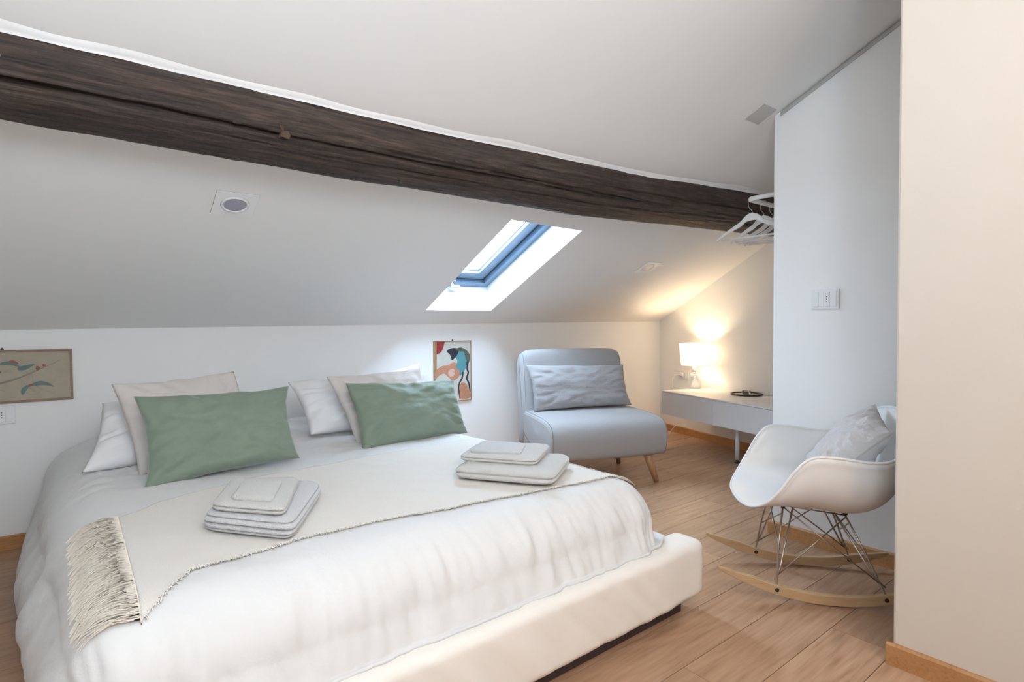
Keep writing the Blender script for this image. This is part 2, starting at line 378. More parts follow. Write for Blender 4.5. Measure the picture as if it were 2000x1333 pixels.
# ------------------------------------------------------------------ old timber beam
def beam_c(x):
    X = (-0.12, 1.0, 2.0, 3.7); R = (.126, .134, .143, .146); Y = (2.03, 2.036, 2.02, 1.936)
    if x <= X[0]: return R[0], Y[0]
    if x >= X[-1]: k = (x-3.7); return R[-1], Y[-1]-.05*k
    for i in range(3):
        if x <= X[i+1]:
            t = (x-X[i])/(X[i+1]-X[i]); t = t*t*(3-2*t); return R[i]+(R[i+1]-R[i])*t, Y[i]+(Y[i+1]-Y[i])*t
cracks = [  # (x0, a0, x1, a1, depth, width) a = angle round the log, degrees; -90 = straight down, 180 = toward the room
    (-0.8, 212, .62, 214, .050, 5.5), (0.42, 213, 2.0, 216, .034, 3.4), (0.9, 205, 2.6, 214, .030, 3.0), (2.0, 196, 4.2, 206, .026, 2.8),
    (0.2, 232, 1.9, 238, .020, 2.0), (1.7, 236, 3.4, 228, .018, 2.0), (-.4, 190, .8, 195, .013, 1.9), (1.3, 188, 2.3, 192, .012, 1.8), (2.8, 218, 4.2, 222, .015, 2.0), (3.0, 240, 4.0, 244, .018, 2.2), (-.3, 200, .3, 203, .012, 1.8), (.5, 197, 1.3, 199, .010, 1.8)]
NX, NA = 760, 150
bv = []
for i in range(NX):
    x = -1.05+5.35*i/(NX-1); R, yc = beam_c(x); zc = cz(x, yc)
    for j in range(NA):
        a = 2*PI*j/NA; ad = math.degrees(a); q = 4.2
        # slightly squared log, rotated with the roof
        aa = a+math.radians(24.7); rr = R*1.0/((abs(math.cos(aa))**q+abs(math.sin(aa))**q)**(1/q)); rr = 0.62*rr+0.38*R
        rr *= 0.985+0.03*nz(x*1.3, math.cos(a)*.8, math.sin(a)*.8)
        rr += .006*nz(x*3.0, math.cos(a)*2.5, math.sin(a)*2.5)+.0025*nz(x*9, math.cos(a)*22, math.sin(a)*22)+.0012*nz(x*30, math.cos(a)*50, math.sin(a)*50)
        for (x0, a0, x1, a1, dp, wd) in cracks:
            if x0 < x < x1:
                t = (x-x0)/(x1-x0); ca = a0+(a1-a0)*t+2.2*nz(x*2.2, a0)+.8*nz(x*11, a0); d = abs((ad-ca+180) % 360-180)
                ww = wd*(.35+.65*math.sin(PI*t)**.5)*(.8+.5*nz(x*7, a0))
                if d < ww: rr -= dp*math.sin(PI*t)**.4*(1-d/ww)
        bv.append((x, yc+rr*math.cos(a), zc+rr*math.sin(a)))
Mb = bpy.data.materials.new('old_dark_timber'); Mb.use_nodes = True; nt = Mb.node_tree; N = nt.nodes; L = nt.links; b = N['Principled BSDF']; b.inputs['Roughness'].default_value = .55
tc = N.new('ShaderNodeTexCoord'); mp = N.new('ShaderNodeMapping'); mp.inputs['Scale'].default_value = (1.6, 26, 26); L.new(tc.outputs['Object'], mp.inputs[0])
n1 = N.new('ShaderNodeTexNoise'); n1.inputs['Scale'].default_value = 2.2; n1.inputs['Detail'].default_value = 9; n1.inputs['Roughness'].default_value = .7; L.new(mp.outputs[0], n1.inputs['Vector'])
n2 = N.new('ShaderNodeTexNoise'); n2.inputs['Scale'].default_value = 5; n2.inputs['Detail'].default_value = 5; L.new(tc.outputs['Object'], n2.inputs['Vector'])
n3 = N.new('ShaderNodeTexNoise'); n3.inputs['Scale'].default_value = 70; n3.inputs['Detail'].default_value = 3; L.new(tc.outputs['Object'], n3.inputs['Vector'])
r1 = N.new('ShaderNodeValToRGB'); r1.color_ramp.elements[0].position = .33; r1.color_ramp.elements[0].color = (.012, .008, .006, 1); r1.color_ramp.elements[1].position = .75; r1.color_ramp.elements[1].color = (.125, .082, .058, 1)
e = r1.color_ramp.elements.new(.52); e.color = (.055, .032, .022, 1); L.new(n1.outputs['Fac'], r1.inputs[0])
r2 = N.new('ShaderNodeValToRGB'); r2.color_ramp.elements[0].position = .45; r2.color_ramp.elements[0].color = (0, 0, 0, 1); r2.color_ramp.elements[1].position = .75; r2.color_ramp.elements[1].color = (.45, .45, .45, 1); L.new(n2.outputs['Fac'], r2.inputs[0])
mx = N.new('ShaderNodeMix'); mx.data_type = 'RGBA'; L.new(r2.outputs[0], mx.inputs[0]); L.new(r1.outputs[0], mx.inputs[6]); mx.inputs[7].default_value = (.088, .066, .056, 1); L.new(mx.outputs[2], b.inputs['Base Color'])
mp2 = N.new('ShaderNodeMapping'); mp2.inputs['Scale'].default_value = (5, 70, 70); L.new(tc.outputs['Object'], mp2.inputs[0])
n4 = N.new('ShaderNodeTexNoise'); n4.inputs['Scale'].default_value = 1.6; n4.inputs['Detail'].default_value = 6; n4.inputs['Roughness'].default_value = .75; L.new(mp2.outputs[0], n4.inputs['Vector'])
r4 = N.new('ShaderNodeValToRGB'); r4.color_ramp.elements[0].position = .38; r4.color_ramp.elements[0].color = (.28, .28, .28, 1); r4.color_ramp.elements[1].position = .62; r4.color_ramp.elements[1].color = (1.25, 1.25, 1.25, 1); L.new(n4.outputs['Fac'], r4.inputs[0])
m4 = N.new('ShaderNodeMix'); m4.data_type = 'RGBA'; m4.blend_type = 'MULTIPLY'; m4.inputs[0].default_value = .8; L.new(mx.outputs[2], m4.inputs[6]); L.new(r4.outputs[0], m4.inputs[7]); L.new(m4.outputs[2], b.inputs['Base Color'])
sm = N.new('ShaderNodeMath'); sm.operation = 'MULTIPLY_ADD'; sm.inputs[1].default_value = .35; L.new(n3.outputs['Fac'], sm.inputs[0]); L.new(n1.outputs['Fac'], sm.inputs[2])
bp = N.new('ShaderNodeBump'); bp.inputs['Strength'].default_value = .7; bp.inputs['Distance'].default_value = .012; L.new(sm.outputs[0], bp.inputs['Height']); L.new(bp.outputs[0], b.inputs['Normal'])
bmv = thing('ceiling_beam', 'dark rough-hewn timber beam crossing under the white sloping ceiling', 'beam')
mesh('timber', bv, grid_faces(NX, NA, wrap=True), Mb, bmv, smooth=True)
# bare pale wood where the underside has flaked near its right end
fl = []; NI, NJ = 200, 26
for i in range(NI):
    x = 2.45+1.5*i/(NI-1); R, yc = beam_c(x); zc = cz(x, yc)
    for j in range(NJ):
        a = math.radians(243+24*j/(NJ-1)); q = 4.2; aa = a+math.radians(24.7)
        rr = R/((abs(math.cos(aa))**q+abs(math.sin(aa))**q)**(1/q)); rr = (.62*rr+.38*R)*.987
        e = math.sin(PI*j/(NJ-1))*math.sin(PI*i/(NI-1))**.5
        rr += -.014+.012*e+.022*nz(x*4, j*.22, 3)*e+.012*nz(x*16, j*.5, 8)*e
        fl.append((x, yc+rr*math.cos(a), zc+rr*math.sin(a)))
tag(mesh('bare_wood', fl, grid_faces(NI, NJ), mat('bare_pale_wood', (.22, .135, .07), .8, bump=(70, .8, (.2, 1, 1)), var=(25, .4)), bmv, smooth=True), 'pale flaked bare wood on the underside')
def on_beam(x, ad, lift=0.0):
    R, yc = beam_c(x); a = math.radians(ad); q = 4.2; aa = a+math.radians(24.7)
    rr = R/((abs(math.cos(aa))**q+abs(math.sin(aa))**q)**(1/q)); rr = (.62*rr+.38*R)*.99+lift
    return V((x, yc+rr*math.cos(a), cz(x, yc)+rr*math.sin(a)))
fv = []; nF = 260
for i in range(nF):
    x = -1.0+5.2*i/(nF-1); R, yc = beam_c(x); y0 = yc-R*.93-.004*nz(x*4, 1); wv = .018+.012*nz(x*3, 5)+(.10*max(0, -.02-x))
    for (t_, dz) in ((-.02, .012), (.0, .010), (.35, .007), (.7, .0045), (1.0, -.001)): fv.append((x, y0-wv*t_, cz(x, y0-wv*t_)-dz-.0012*nz(x*12, t_*3)))
o = mesh('plaster_fillet', fv, grid_faces(nF, 5), mat('fresh_white_plaster', (.88, .875, .86), .85, bump=(14, .1)), ceil, smooth=True)
# knots as slightly raised rings and a broken peg
for (x, a, s) in ((.42, 207, .010), (1.22, 200, .009), (1.45, 197, .008), (.56, 222, .006)):
    c = on_beam(x, a, -.003); bm = bmesh.new(); bmesh.ops.create_icosphere(bm, subdivisions=3, radius=s)
    for v in bm.verts: v.co = V((v.co.x*1.5, v.co.y*.7, v.co.z))*(1+.25*nz(v.co.x*90, v.co.y*90, v.co.z*90))+c
    bm_obj('knot', bm, Mb, bmv, smooth=True)
M_peg = mat('pale_broken_wood', (.075, .045, .025), .8, bump=(90, .6), var=(60, .4))
pc = on_beam(.565, 208, .0)
bm = box_bm((-.013, -.008, -.017), (.013, .006, .017))
bmesh.ops.subdivide_edges(bm, edges=bm.edges[:], cuts=4, use_grid_fill=True)
for v in bm.verts: v.co = v.co*(1+.9*nz(v.co.x*80, v.co.y*80, v.co.z*80))+pc
tag(bm_obj('wooden_peg', bm, M_peg, bmv), 'pale broken wooden peg stub')
M_chip = mat('white_paint_chip', (.75, .75, .75), .8)
bm = bmesh.new()
for (x, a) in ((-.128, 186), (-.126, 190), (-.131, 195), (-.129, 199)):
    c = on_beam(x, a, .001); bmesh.ops.create_icosphere(bm, subdivisions=2, radius=.0045, matrix=Matrix.Translation(c) @ Matrix.Diagonal((1, .5, 1.6, 1)))
tag(bm_obj('paint_chips', bm, M_chip, bmv), 'small white paint marks')
tube('nail', [on_beam(1.03, 262, -.005), on_beam(1.03, 262, .012)], .003, M_black, bmv, n=6)

# ------------------------------------------------------------------ recessed ceiling spots and blank cover
def on_ceiling(cx, cy, rot=0):
    ex = V((1, 0, -Nn.x/Nn.z)).normalized(); nn = -nU; ey = nn.cross(ex)
    R = Matrix((ex, ey, nn)).transposed().to_4x4(); R.translation = c3((cx, cy)); return R
M_spot = mat('spot_plate_white', (.88, .88, .88), .5)
M_lens = mat('spot_lens_off', (.36, .35, .42), .25, bump=(120, .3))
M_lens2 = mat('spot_lens_lamplit', (.95, .85, .68), .25, bump=(120, .3))  # lamp light caught by the tilted lens, put into its pale warm colour
def spot(cx, cy, label, lens):
    t = thing('recessed_spotlight', label, 'spotlight', group=None); t.matrix_world = on_ceiling(cx, cy)
    h = .078; bm = bmesh.new(); n = 40
    sq = []
    for k in range(n):
        a = 2*PI*k/n; c, s = math.cos(a), math.sin(a); f = h/max(abs(c), abs(s)); sq.append((c*f, s*f))
    A = [bm.verts.new((x, y, 0)) for x, y in sq]; B = [bm.verts.new((x, y, .0035)) for x, y in sq]; C = [bm.verts.new((.054*math.cos(2*PI*k/n), .054*math.sin(2*PI*k/n), .0035)) for k in range(n)]
    D = [bm.verts.new((.054*math.cos(2*PI*k/n), .054*math.sin(2*PI*k/n), -.002)) for k in range(n)]
    for P, Q in ((A, B), (B, C), (C, D)):
        for k in range(n): bm.faces.new((P[k], P[(k+1) % n], Q[(k+1) % n], Q[k]))
    bm_obj('cover_plate', bm, M_spot, t)
    box('shadow_line_plate', (-.0795, -.0795, 0), (.0795, .0795, .0008), M_alu, t)  # thin plate drawing a shadow line round the cover, for contrast
    lathe('trim_ring', [(.0515, .001), (.052, .006), (.049, .0085), (.044, .0085), (.042, .003)], M_plate, t, n=40, cap=False)
    lathe('lens', [(.0432, .003), (.041, .0045), (.030, .0075), (.015, .0095), (.0005, .010)], lens, t, n=36, cap=False)
    return t
spot(.535, 2.483, 'square recessed spotlight with grey lens above the bed', M_lens)
spot(3.40, 2.665, 'square recessed spotlight near the lamp corner, beside the roof window', M_lens2)
t = thing('blank_ceiling_plate', 'plain grey square cover plate on the ceiling beside the partition', 'cover plate'); t.matrix_world = on_ceiling(2.633, 1.392)
M_cov = mat('cover_plate_grey', (.56, .55, .52), .5)
box('cover_plate', (-.062, -.052, 0), (.062, .052, .004), M_cov, t, bevel=.001)
for sx in (-1, 1):
    for sy in (-1, 1): lathe('screw', [(.0035, .004), (.0035, .0052), (.0005, .0055)], M_alu, t, n=10, c=(sx*.052, sy*.042, 0))

# ------------------------------------------------------------------ electrical plates
def plate(label, loc, rz, wid, hgt, holes, name='socket_plate', cat='socket'):
    """plate in local x (width) z (height), facing -y"""
    t = thing(name, label, cat, loc, rz)
    box('plate', (-wid/2, -.009, -hgt/2), (wid/2, 0, hgt/2), M_plate, t, bevel=.002)
    for x0, x1, kind in holes:
        mo = box('switch_key' if kind == 'k' else 'socket_module', (x0+.0008, -.0125, -hgt*.38), (x1-.0008, -.008, hgt*.38), M_plate, t, bevel=.001)
        if kind == 's':
            bm = bmesh.new()
            for dz in (-.0115, 0, .0115): lathe_bm([(.0001, .0), (.0026, .0)], 10, bm, (0, 0, 0)); 
            bm.free(); bm = bmesh.new()
            for dz in (-.0115, 0, .0115):
                vs = [bm.verts.new(((x0+x1)/2+.0027*math.cos(2*PI*k/12), -.0128, dz+.0027*math.sin(2*PI*k/12))) for k in range(12)]
                vs2 = [bm.verts.new(((x0+x1)/2+.0027*math.cos(2*PI*k/12), -.0120, dz+.0027*math.sin(2*PI*k/12))) for k in range(12)]
                bm.faces.new(vs); [bm.faces.new((vs[k], vs[(k+1) % 12], vs2[(k+1) % 12], vs2[k])) for k in range(12)]
            tag(bm_obj('pin_holes', bm, M_black, mo), 'three black pin holes')
    return t
# on partition x = 2.74 facing -x
plate('white switch and socket plate on the partition wall above the rocking chair', (XP, 1.133, 1.163), -PI/2, .122, .090,
      [(-.052, -.028, 'k'), (-.028, -.004, 'k'), (-.004, .022, 's'), (.022, .050, 'k')], 'switch_plate', 'switch')
plate('white wall socket under the wide framed panel left of the bed', (-.268, knee(-.27), .645), 0, .105, .086, [(-.035, -.010, 'k'), (-.010, .018, 's'), (.018, .043, 'k')])
plate('white socket plate on the wall between pillows and narrow framed panel', (1.965, knee(1.9), .672), 0, .105, .075, [(-.04, -.013, 'k'), (-.013, .013, 's'), (.013, .04, 'k')])

# ------------------------------------------------------------------ bed
M_leather = mat('cream_leatherette', (.84, .80, .74), .42, bump=(5, .25, (1, 1, 1)), var=(4, .03))
M_plinth = mat('dark_brown_plinth', (.045, .028, .025), .6)
bed = thing('double_bed', 'low double bed with cream upholstered frame on dark plinth', 'bed', (0, 0, 0))
# foot rail, softly creased: rounded section swept along x
def rail(name, p0, p1, wdt, z0, z1, r, wrinkle=True):
    p0, p1 = V((*p0, 0)), V((*p1, 0)); d = p1-p0; Lr = d.length; d.normalize(); nn = V((d.y, -d.x, 0))
    n = int(Lr/.012); sec = []
    K = 8
    for cx, cz_, a0 in ((wdt/2-r, z1-r, 0), (-wdt/2+r, z1-r, 90), (-wdt/2+r, z0+r, 180), (wdt/2-r, z0+r, 270)):
        for k in range(K+1):
            a = math.radians(a0+90*k/K); sec.append((cx+r*math.cos(a), cz_+r*math.sin(a)))
    # refine long sides
    s2 = []
    for i in range(len(sec)):
        a, b_ = sec[i], sec[(i+1) % len(sec)]; ln = math.dist(a, b_); k = max(1, int(ln/.012))
        for j in range(k): s2.append((a[0]+(b_[0]-a[0])*j/k, a[1]+(b_[1]-a[1])*j/k))
    vv = []; ns = len(s2); cc = (z0+z1)/2
    for i in range(n+1):
        s = Lr*i/n; e = min(s, Lr-s); f = 1.0
        if e < .05: f = 1-(1-math.sqrt(max(0, 1-((.05-e)/.05)**2)))*.36
        for (o, z) in s2:
            P = p0+d*s+nn*(o*f)+V((0, 0, cc+(z-cc)*(.55+.45*f)))
            if wrinkle:
                sag = .006*nz(s*7, z*3)+.0035*nz((s+z*.9)*22, z*6, 3)+.004*max(0, nz((s+1.1*z)*11, 2.2))
                P += nn*(sag*(1 if o > 0 else -1))+V((0, 0, .002*nz(s*9, 5)))
                if z < z0+.03: P.z += .006*nz(s*3.1, 9)
            vv.append(P)
    F = grid_faces(n+1, ns, wrap=True); F.append(tuple(range(ns))[::-1]); F.append(tuple(n*ns+k for k in range(ns)))
    return mesh(name, vv, F, M_leather, bed, smooth=True)
rail('foot_rail', (-.03, 1.225), (1.815, 1.225), .13, .052, .262, .030)
rail('side_rail', (1.755, 1.30), (1.755, 3.44), .10, .06, .24, .03, False)
rail('side_rail', (.045, 1.30), (.045, 3.44), .10, .06, .24, .03, False)
box('plinth', (.08, 1.210, 0), (1.736, 3.36, .07), M_plinth, bed, bevel=.002)
M_matt = mat('white_mattress', (.75, .74, .72), .8)
box('mattress', (.10, 1.38, .13), (1.70, 3.40, .40), M_matt, bed, bevel=.06, seg=5)

# sheet mapping shared by duvet and throw
U0, U1, V0, ZB = .085, 1.50, 1.385, .500
RL, RR, RF = .20, .20, .155        # bend radii: left side, right side, foot
def sheet(u, v, off=0.0):
    du = (U0-u) if u < U0 else (u-U1 if u > U1 else 0.0); sx = -1 if u < U0 else 1
    dv = V0-v if v < V0 else 0.0
    p = 2.6; d = (du**p+dv**p)**(1/p) if (du > 0 or dv > 0) else 0.0
    bx = min(max(u, U0), U1); by = max(v, V0); RB = .2
    if d > 0:
        nd = math.hypot(du, dv); ex, ey = du/nd, -dv/nd
        k_ = min(1, max(0, (v-1.35)/1.35)); RB = (RL-.10*(1-k_) if sx < 0 else RR)*ex*ex+RF*ey*ey
        q = RB*PI/2
        if d < q: h, dr, A = RB*math.sin(d/RB), RB*(1-math.cos(d/RB)), d/q
        else: h, dr, A = RB, RB+(d-q), 1+(d-q)*1.5
        if sx < 0 and d > q: h += (.06*math.sin(min(1, (d-q)/.35)*PI)-.02*(d-q))*ex
        if d > q: h += .03*min(1, (d-q)/.1)*abs(ey)
    else: ex = ey = h = dr = A = 0.0
    fol = 0.0
    if d > 0:
        fk = ey*ey
        fol = (.011-.005*fk)*A*nz(u*7.5+3, v*2.5+dr, 1.7)+.004*A*nz(u*19+v*12, dr*1.5, 4)+.0035*A*nz((u+.6*v)*9, dr*4, 8)
        fol += min(1, A*1.6)*fk*(.007*nz(u*34, dr*4+u*3, 2)+.014*nz(u*13+dr*2.5, dr*2, 5)*min(1, A+.3)+.010*abs(nz(u*20-dr*6, dr*3, 8)))
        if sx < 0 and du > .1: fol += (.010+.012*k_)*min(1, (du-.1)*4)*nz(v*4.0, dr*2.2, 11)+.012*min(1, (du-.1)*4)*nz(v*9.0, dr*3, 17)
    st = math.sin(min(1.57, d/RB))
    x = bx+sx*ex*(h+fol+off*st); y = by+ey*(h+fol+off*st)
    z = ZB-dr+off*math.cos(min(1.57, d/RB))
    top = 1-min(1, A)
    z += top*(.010*nz(u*1.6, v*1.6, 2)+.004*nz(u*5, v*5, 6)+.0022*nz(u*16+v*6, v*12, 3))
    rp = min(1, max(0, (v-2.15)/.35))
    z += top*rp*(.010*abs(nz(u*6, v*9, 4))+.006*nz(u*15, v*19, 9)+.004)
    return x, y, z
M_linen = mat('white_duvet_cotton', (.70, .695, .685), .85, bump=(16, .5, (1, 1, 1)), sheen=.1)
NU, NV = 330, 350; dv_ = []
for i in range(NU):
    u = -.56+(1.86+.56)*i/(NU-1)
    for j in range(NV):
        v = 1.060+(3.44-1.060)*j/(NV-1)
        x, y, z = sheet(u, v)
        lim = .012
        if y < 1.32 and x > -.05: lim = .272-.02*max(0, (1.30-y))
        if x > 1.66 and y >= 1.3: lim = .20
        if z < lim:
            ex_ = lim-z; z = lim+.10*min(ex_, .1)
            if x > 1.6 and y < 1.35: x += .35*ex_; y -= .0*ex_
            elif x < 0: x -= .35*ex_
        if y < 1.205 and x > .02: y = 1.205+.25*(y-1.205)
        dv_.append((x, y, z))
duv = mesh('duvet', dv_, grid_faces(NU, NV), M_linen, smooth=True)
tag(duv, 'large rumpled white duvet spread over the bed and hanging down its sides', 'duvet')
sd = duv.modifiers.new('s', 'SOLIDIFY'); sd.thickness = .010; sd.offset = -1

# thin cream throw with fringes
M_throw = mat('cream_cotton_throw', (.75, .71, .65), .9, bump=(260, .35), sheen=.15)
M_fringe = mat('cream_throw_fringe', (.74, .67, .57), .9)
NU, NV = 260, 110; tv = []
def lerp(P, x):
    if x <= P[0][0]: return P[0][1]
    for (a, fa), (b_, fb) in zip(P, P[1:]):
        if x <= b_: return fa+(fb-fa)*(x-a)/(b_-a)
    return P[-1][1]
def front_v(u): return lerp([(.08, 1.275), (.13, 1.33), (.20, 1.425), (.46, 1.455), (1.0, 1.415), (1.62, 1.345)], u)+.008*nz(u*4, 1)+.003*nz(u*23, 2)
def back_v(u): return lerp([(.06, 1.93), (.20, 2.06), (.5, 2.2), (1.6, 2.22)], u)+.008*nz(u*5, 7)
UL, UR = .095, 1.60
for i in range(NU):
    u = UL+(UR-UL)*i/(NU-1)
    for j in range(NV):
        t = j/(NV-1); v = front_v(u)+(back_v(u)-front_v(u))*t
        tv.append(sheet(u+.006*nz(v*9, 3)*(1 if i in (0, NU-1) else 0), v, .0035))
thr = thing('throw_blanket', 'thin cream fringed throw laid across the middle of the duvet', 'blanket')
c_ = mesh('cloth', tv, grid_faces(NU, NV), M_throw, thr, smooth=True)
sd = c_.modifiers.new('s', 'SOLIDIFY'); sd.thickness = .0018; sd.offset = 1
def strand(bm, pts, r):
    """flat three-sided thread"""
    rings = []
    for i, p in enumerate(pts):
        k = r*(1-.5*i/len(pts)); rings.append([bm.verts.new(p+V((k*math.cos(a), k*math.sin(a)*.6, k*math.sin(a)))) for a in (0, 2.1, 4.2)])
    for A, B in zip(rings, rings[1:]):
        for k in range(3): bm.faces.new((A[k], A[(k+1) % 3], B[(k+1) % 3], B[k]))
bm = bmesh.new()
for side, ue in ((-1, UL), (1, UR)):
    nn = 620 if side < 0 else 300
    for k in range(nn):
        v = front_v(ue)+.004+(back_v(ue)-front_v(ue)-.008)*(k+random.random()*.8)/nn
        ln = random.uniform(.07, .125) if side < 0 else random.uniform(.02, .045)
        sk = random.uniform(-.012, .012)+.012*nz(v*14, 5)
        pts = []
        for s in range(6):
            t = s/5; uu = ue+side*ln*t; pts.append(V(sheet(uu, v+sk*t*t*2, .009+.006*math.sin(PI*t)*random.random())))
        strand(bm, pts, .0017)
tag(bm_obj('side_fringe', bm, M_fringe, thr, smooth=True), 'long cream hanging fringe', kind='stuff')
bm = bmesh.new()
for k in range(620):
    u = UL+(UR-UL)*(k+random.random())/620; v = front_v(u)
    pts = []; ln = random.uniform(.005, .015); sk = random.uniform(-.008, .008); lift = random.uniform(.001, .005)
    for s in range(4):
        t = s/3; pts.append(V(sheet(u+sk*t, v+.004-ln*t, .005+lift*math.sin(PI*t))))
    strand(bm, pts, .0016)
tag(bm_obj('edge_fringe', bm, mat('pale_edge_thread', (.84, .81, .74), .9), thr, smooth=True), 'short knotted fringe along the front edge', kind='stuff')

# ------------------------------------------------------------------ pillows
def pillow(name, C, th, m, label, group=None, seed=0, pinch=.035, wr=1.0, N_=70, cat='pillow', sag=0.0, seam=None, power=.42, flange=0.0):
    """C: corners TL TR BR BL; th full thickness"""
    TL, TR, BR, BL = [V(c) for c in C]; nn = ((TR-TL).cross(BL-TL)).normalized()
    vv = []; F = []
    def P(s, t, sgn):
        a, b_ = 2*s-1, 2*t-1
        # edges curve inward between the ears
        wv = 1+.030*wr*nz(b_*2.6+seed*3, 4.4*(1 if a > 0 else 2), seed)*(1-b_*b_); wv2 = 1+.040*wr*nz(a*2.6+seed*5, 7.7*(1 if b_ > 0 else 2), seed)*(1-a*a)
        aa = a*(1-pinch*(1-b_*b_)*1.6)*(1+(wv-1)*abs(a)**3); bb = b_*(1-pinch*(1-a*a)*1.6)*(1+(wv2-1)*abs(b_)**3)
        s_, t_ = (aa+1)/2, (bb+1)/2
        p = (TL*(1-s_)+TR*s_)*(1-t_)+(BL*(1-s_)+BR*s_)*t_
        g = max(0, (1-a*a)*(1-b_*b_))
        h = th/2*g**power*(1+.12*b_)     # fuller at the bottom
        if g > 0:
            rim = 1-min(1, g*1.0)
            h += wr*th*(.10*nz(a*2.2+seed, b_*2.2, seed)+.055*nz(a*5+seed, b_*5+a*2, seed+sgn)+.030*abs(nz(a*9+b_*4, b_*9, seed+3*sgn)))*min(1, g*4)
            ang = math.atan2(b_, a); h += wr*th*.06*math.sin(ang*17+seed+3*nz(a*3, b_*3, seed))*min(1, g*6)*rim**2
        q = p+nn*sgn*h
        q += nn*.012*nz(a*1.7, b_*1.7, seed+9)
        q.z -= sag*(1-t)*(1-a*a)
        return q
    n = N_
    for sgn in (1, -1):
        for i in range(n+1):
            for j in range(n+1): vv.append(P(i/n, j/n, sgn))
    st = (n+1)*(n+1)
    for i in range(n):
        for j in range(n):
            a = i*(n+1)+j; b_ = a+n+1
            F.append((a, b_, b_+1, a+1)); F.append((st+a, st+a+1, st+b_+1, st+b_))
    o = mesh(name, vv, F, m, smooth=True)
    bm = bmesh.new(); bm.from_mesh(o.data); bmesh.ops.remove_doubles(bm, verts=bm.verts[:], dist=.0004); bmesh.ops.recalc_face_normals(bm, faces=bm.faces[:]); bm.to_mesh(o.data); bm.free()
    for p in o.data.polygons: p.use_smooth = True
    tag(o, label, cat, group)
    if seam:
        pts = [P(0, k/40, 1) for k in range(41)]+[P(k/60, 1, 1) for k in range(1, 61)]+[P(1, 1-k/40, 1) for k in range(1, 41)]+[P(1-k/60, 0, 1) for k in range(1, 60)]
        tube('piping', pts, .0028, seam, o, n=6, closed=True)
    return o
M_pw = mat('white_pillow_cotton', (.78, .775, .77), .85, bump=(12, .4))
M_pb = mat('beige_pillow_linen', (.60, .555, .52), .88, bump=(14, .4), var=(200, .04))
M_pg = mat('sage_green_velvet', (.185, .235, .178), .72, bump=(10, .35), var=(7, .10), sheen=.5)
GW = 'white sleeping pillows at the head of the bed'
pillow('pillow', [(.10, 2.95, .735), (.70, 2.93, .70), (.77, 2.70, .545), (.02, 2.62, .515)], .15, M_pw, 'white sleeping pillow leaning at the left edge of the bed, behind the beige one', seed=1)
pillow('pillow', [(.88, 2.99, .77), (1.50, 2.99, .77), (1.55, 2.74, .53), (.90, 2.72, .53)], .15, M_pw, 'white sleeping pillow showing between the two green cushions', seed=2)
pillow('pillow', [(1.12, 3.22, .70), (1.765, 3.20, .812), (1.74, 3.10, .53), (1.10, 3.12, .53)], .10, M_pw, 'white pillow corner peeking out behind the right beige pillow', seed=5)
pillow('pillow', [(.121, 2.70, .830), (.567, 2.72, .856), (.660, 2.535, .50), (.190, 2.505, .495)], .12, M_pb, 'beige linen pillow behind the left green cushion', seed=3, pinch=.035)
pillow('pillow', [(.975, 2.70, .809), (1.49, 2.70, .824), (1.53, 2.52, .495), (1.05, 2.515, .495)], .12, M_pb, 'beige linen pillow behind the right green cushion', seed=4, pinch=.03)
pillow('throw_cushion', [(.176, 2.46, .803), (.724, 2.455, .800), (.722, 2.315, .517), (.185, 2.288, .487)], .13, M_pg, 'large sage green velvet cushion on the left side of the bed', seed=11, cat='cushion', pinch=.06)
pillow('throw_cushion', [(1.01, 2.555, .784), (1.612, 2.54, .766), (1.60, 2.40, .500), (1.01, 2.37, .490)], .13, M_pg, 'sage green velvet cushion on the right side of the bed, near the framed panel', seed=12, cat='cushion', pinch=.045)

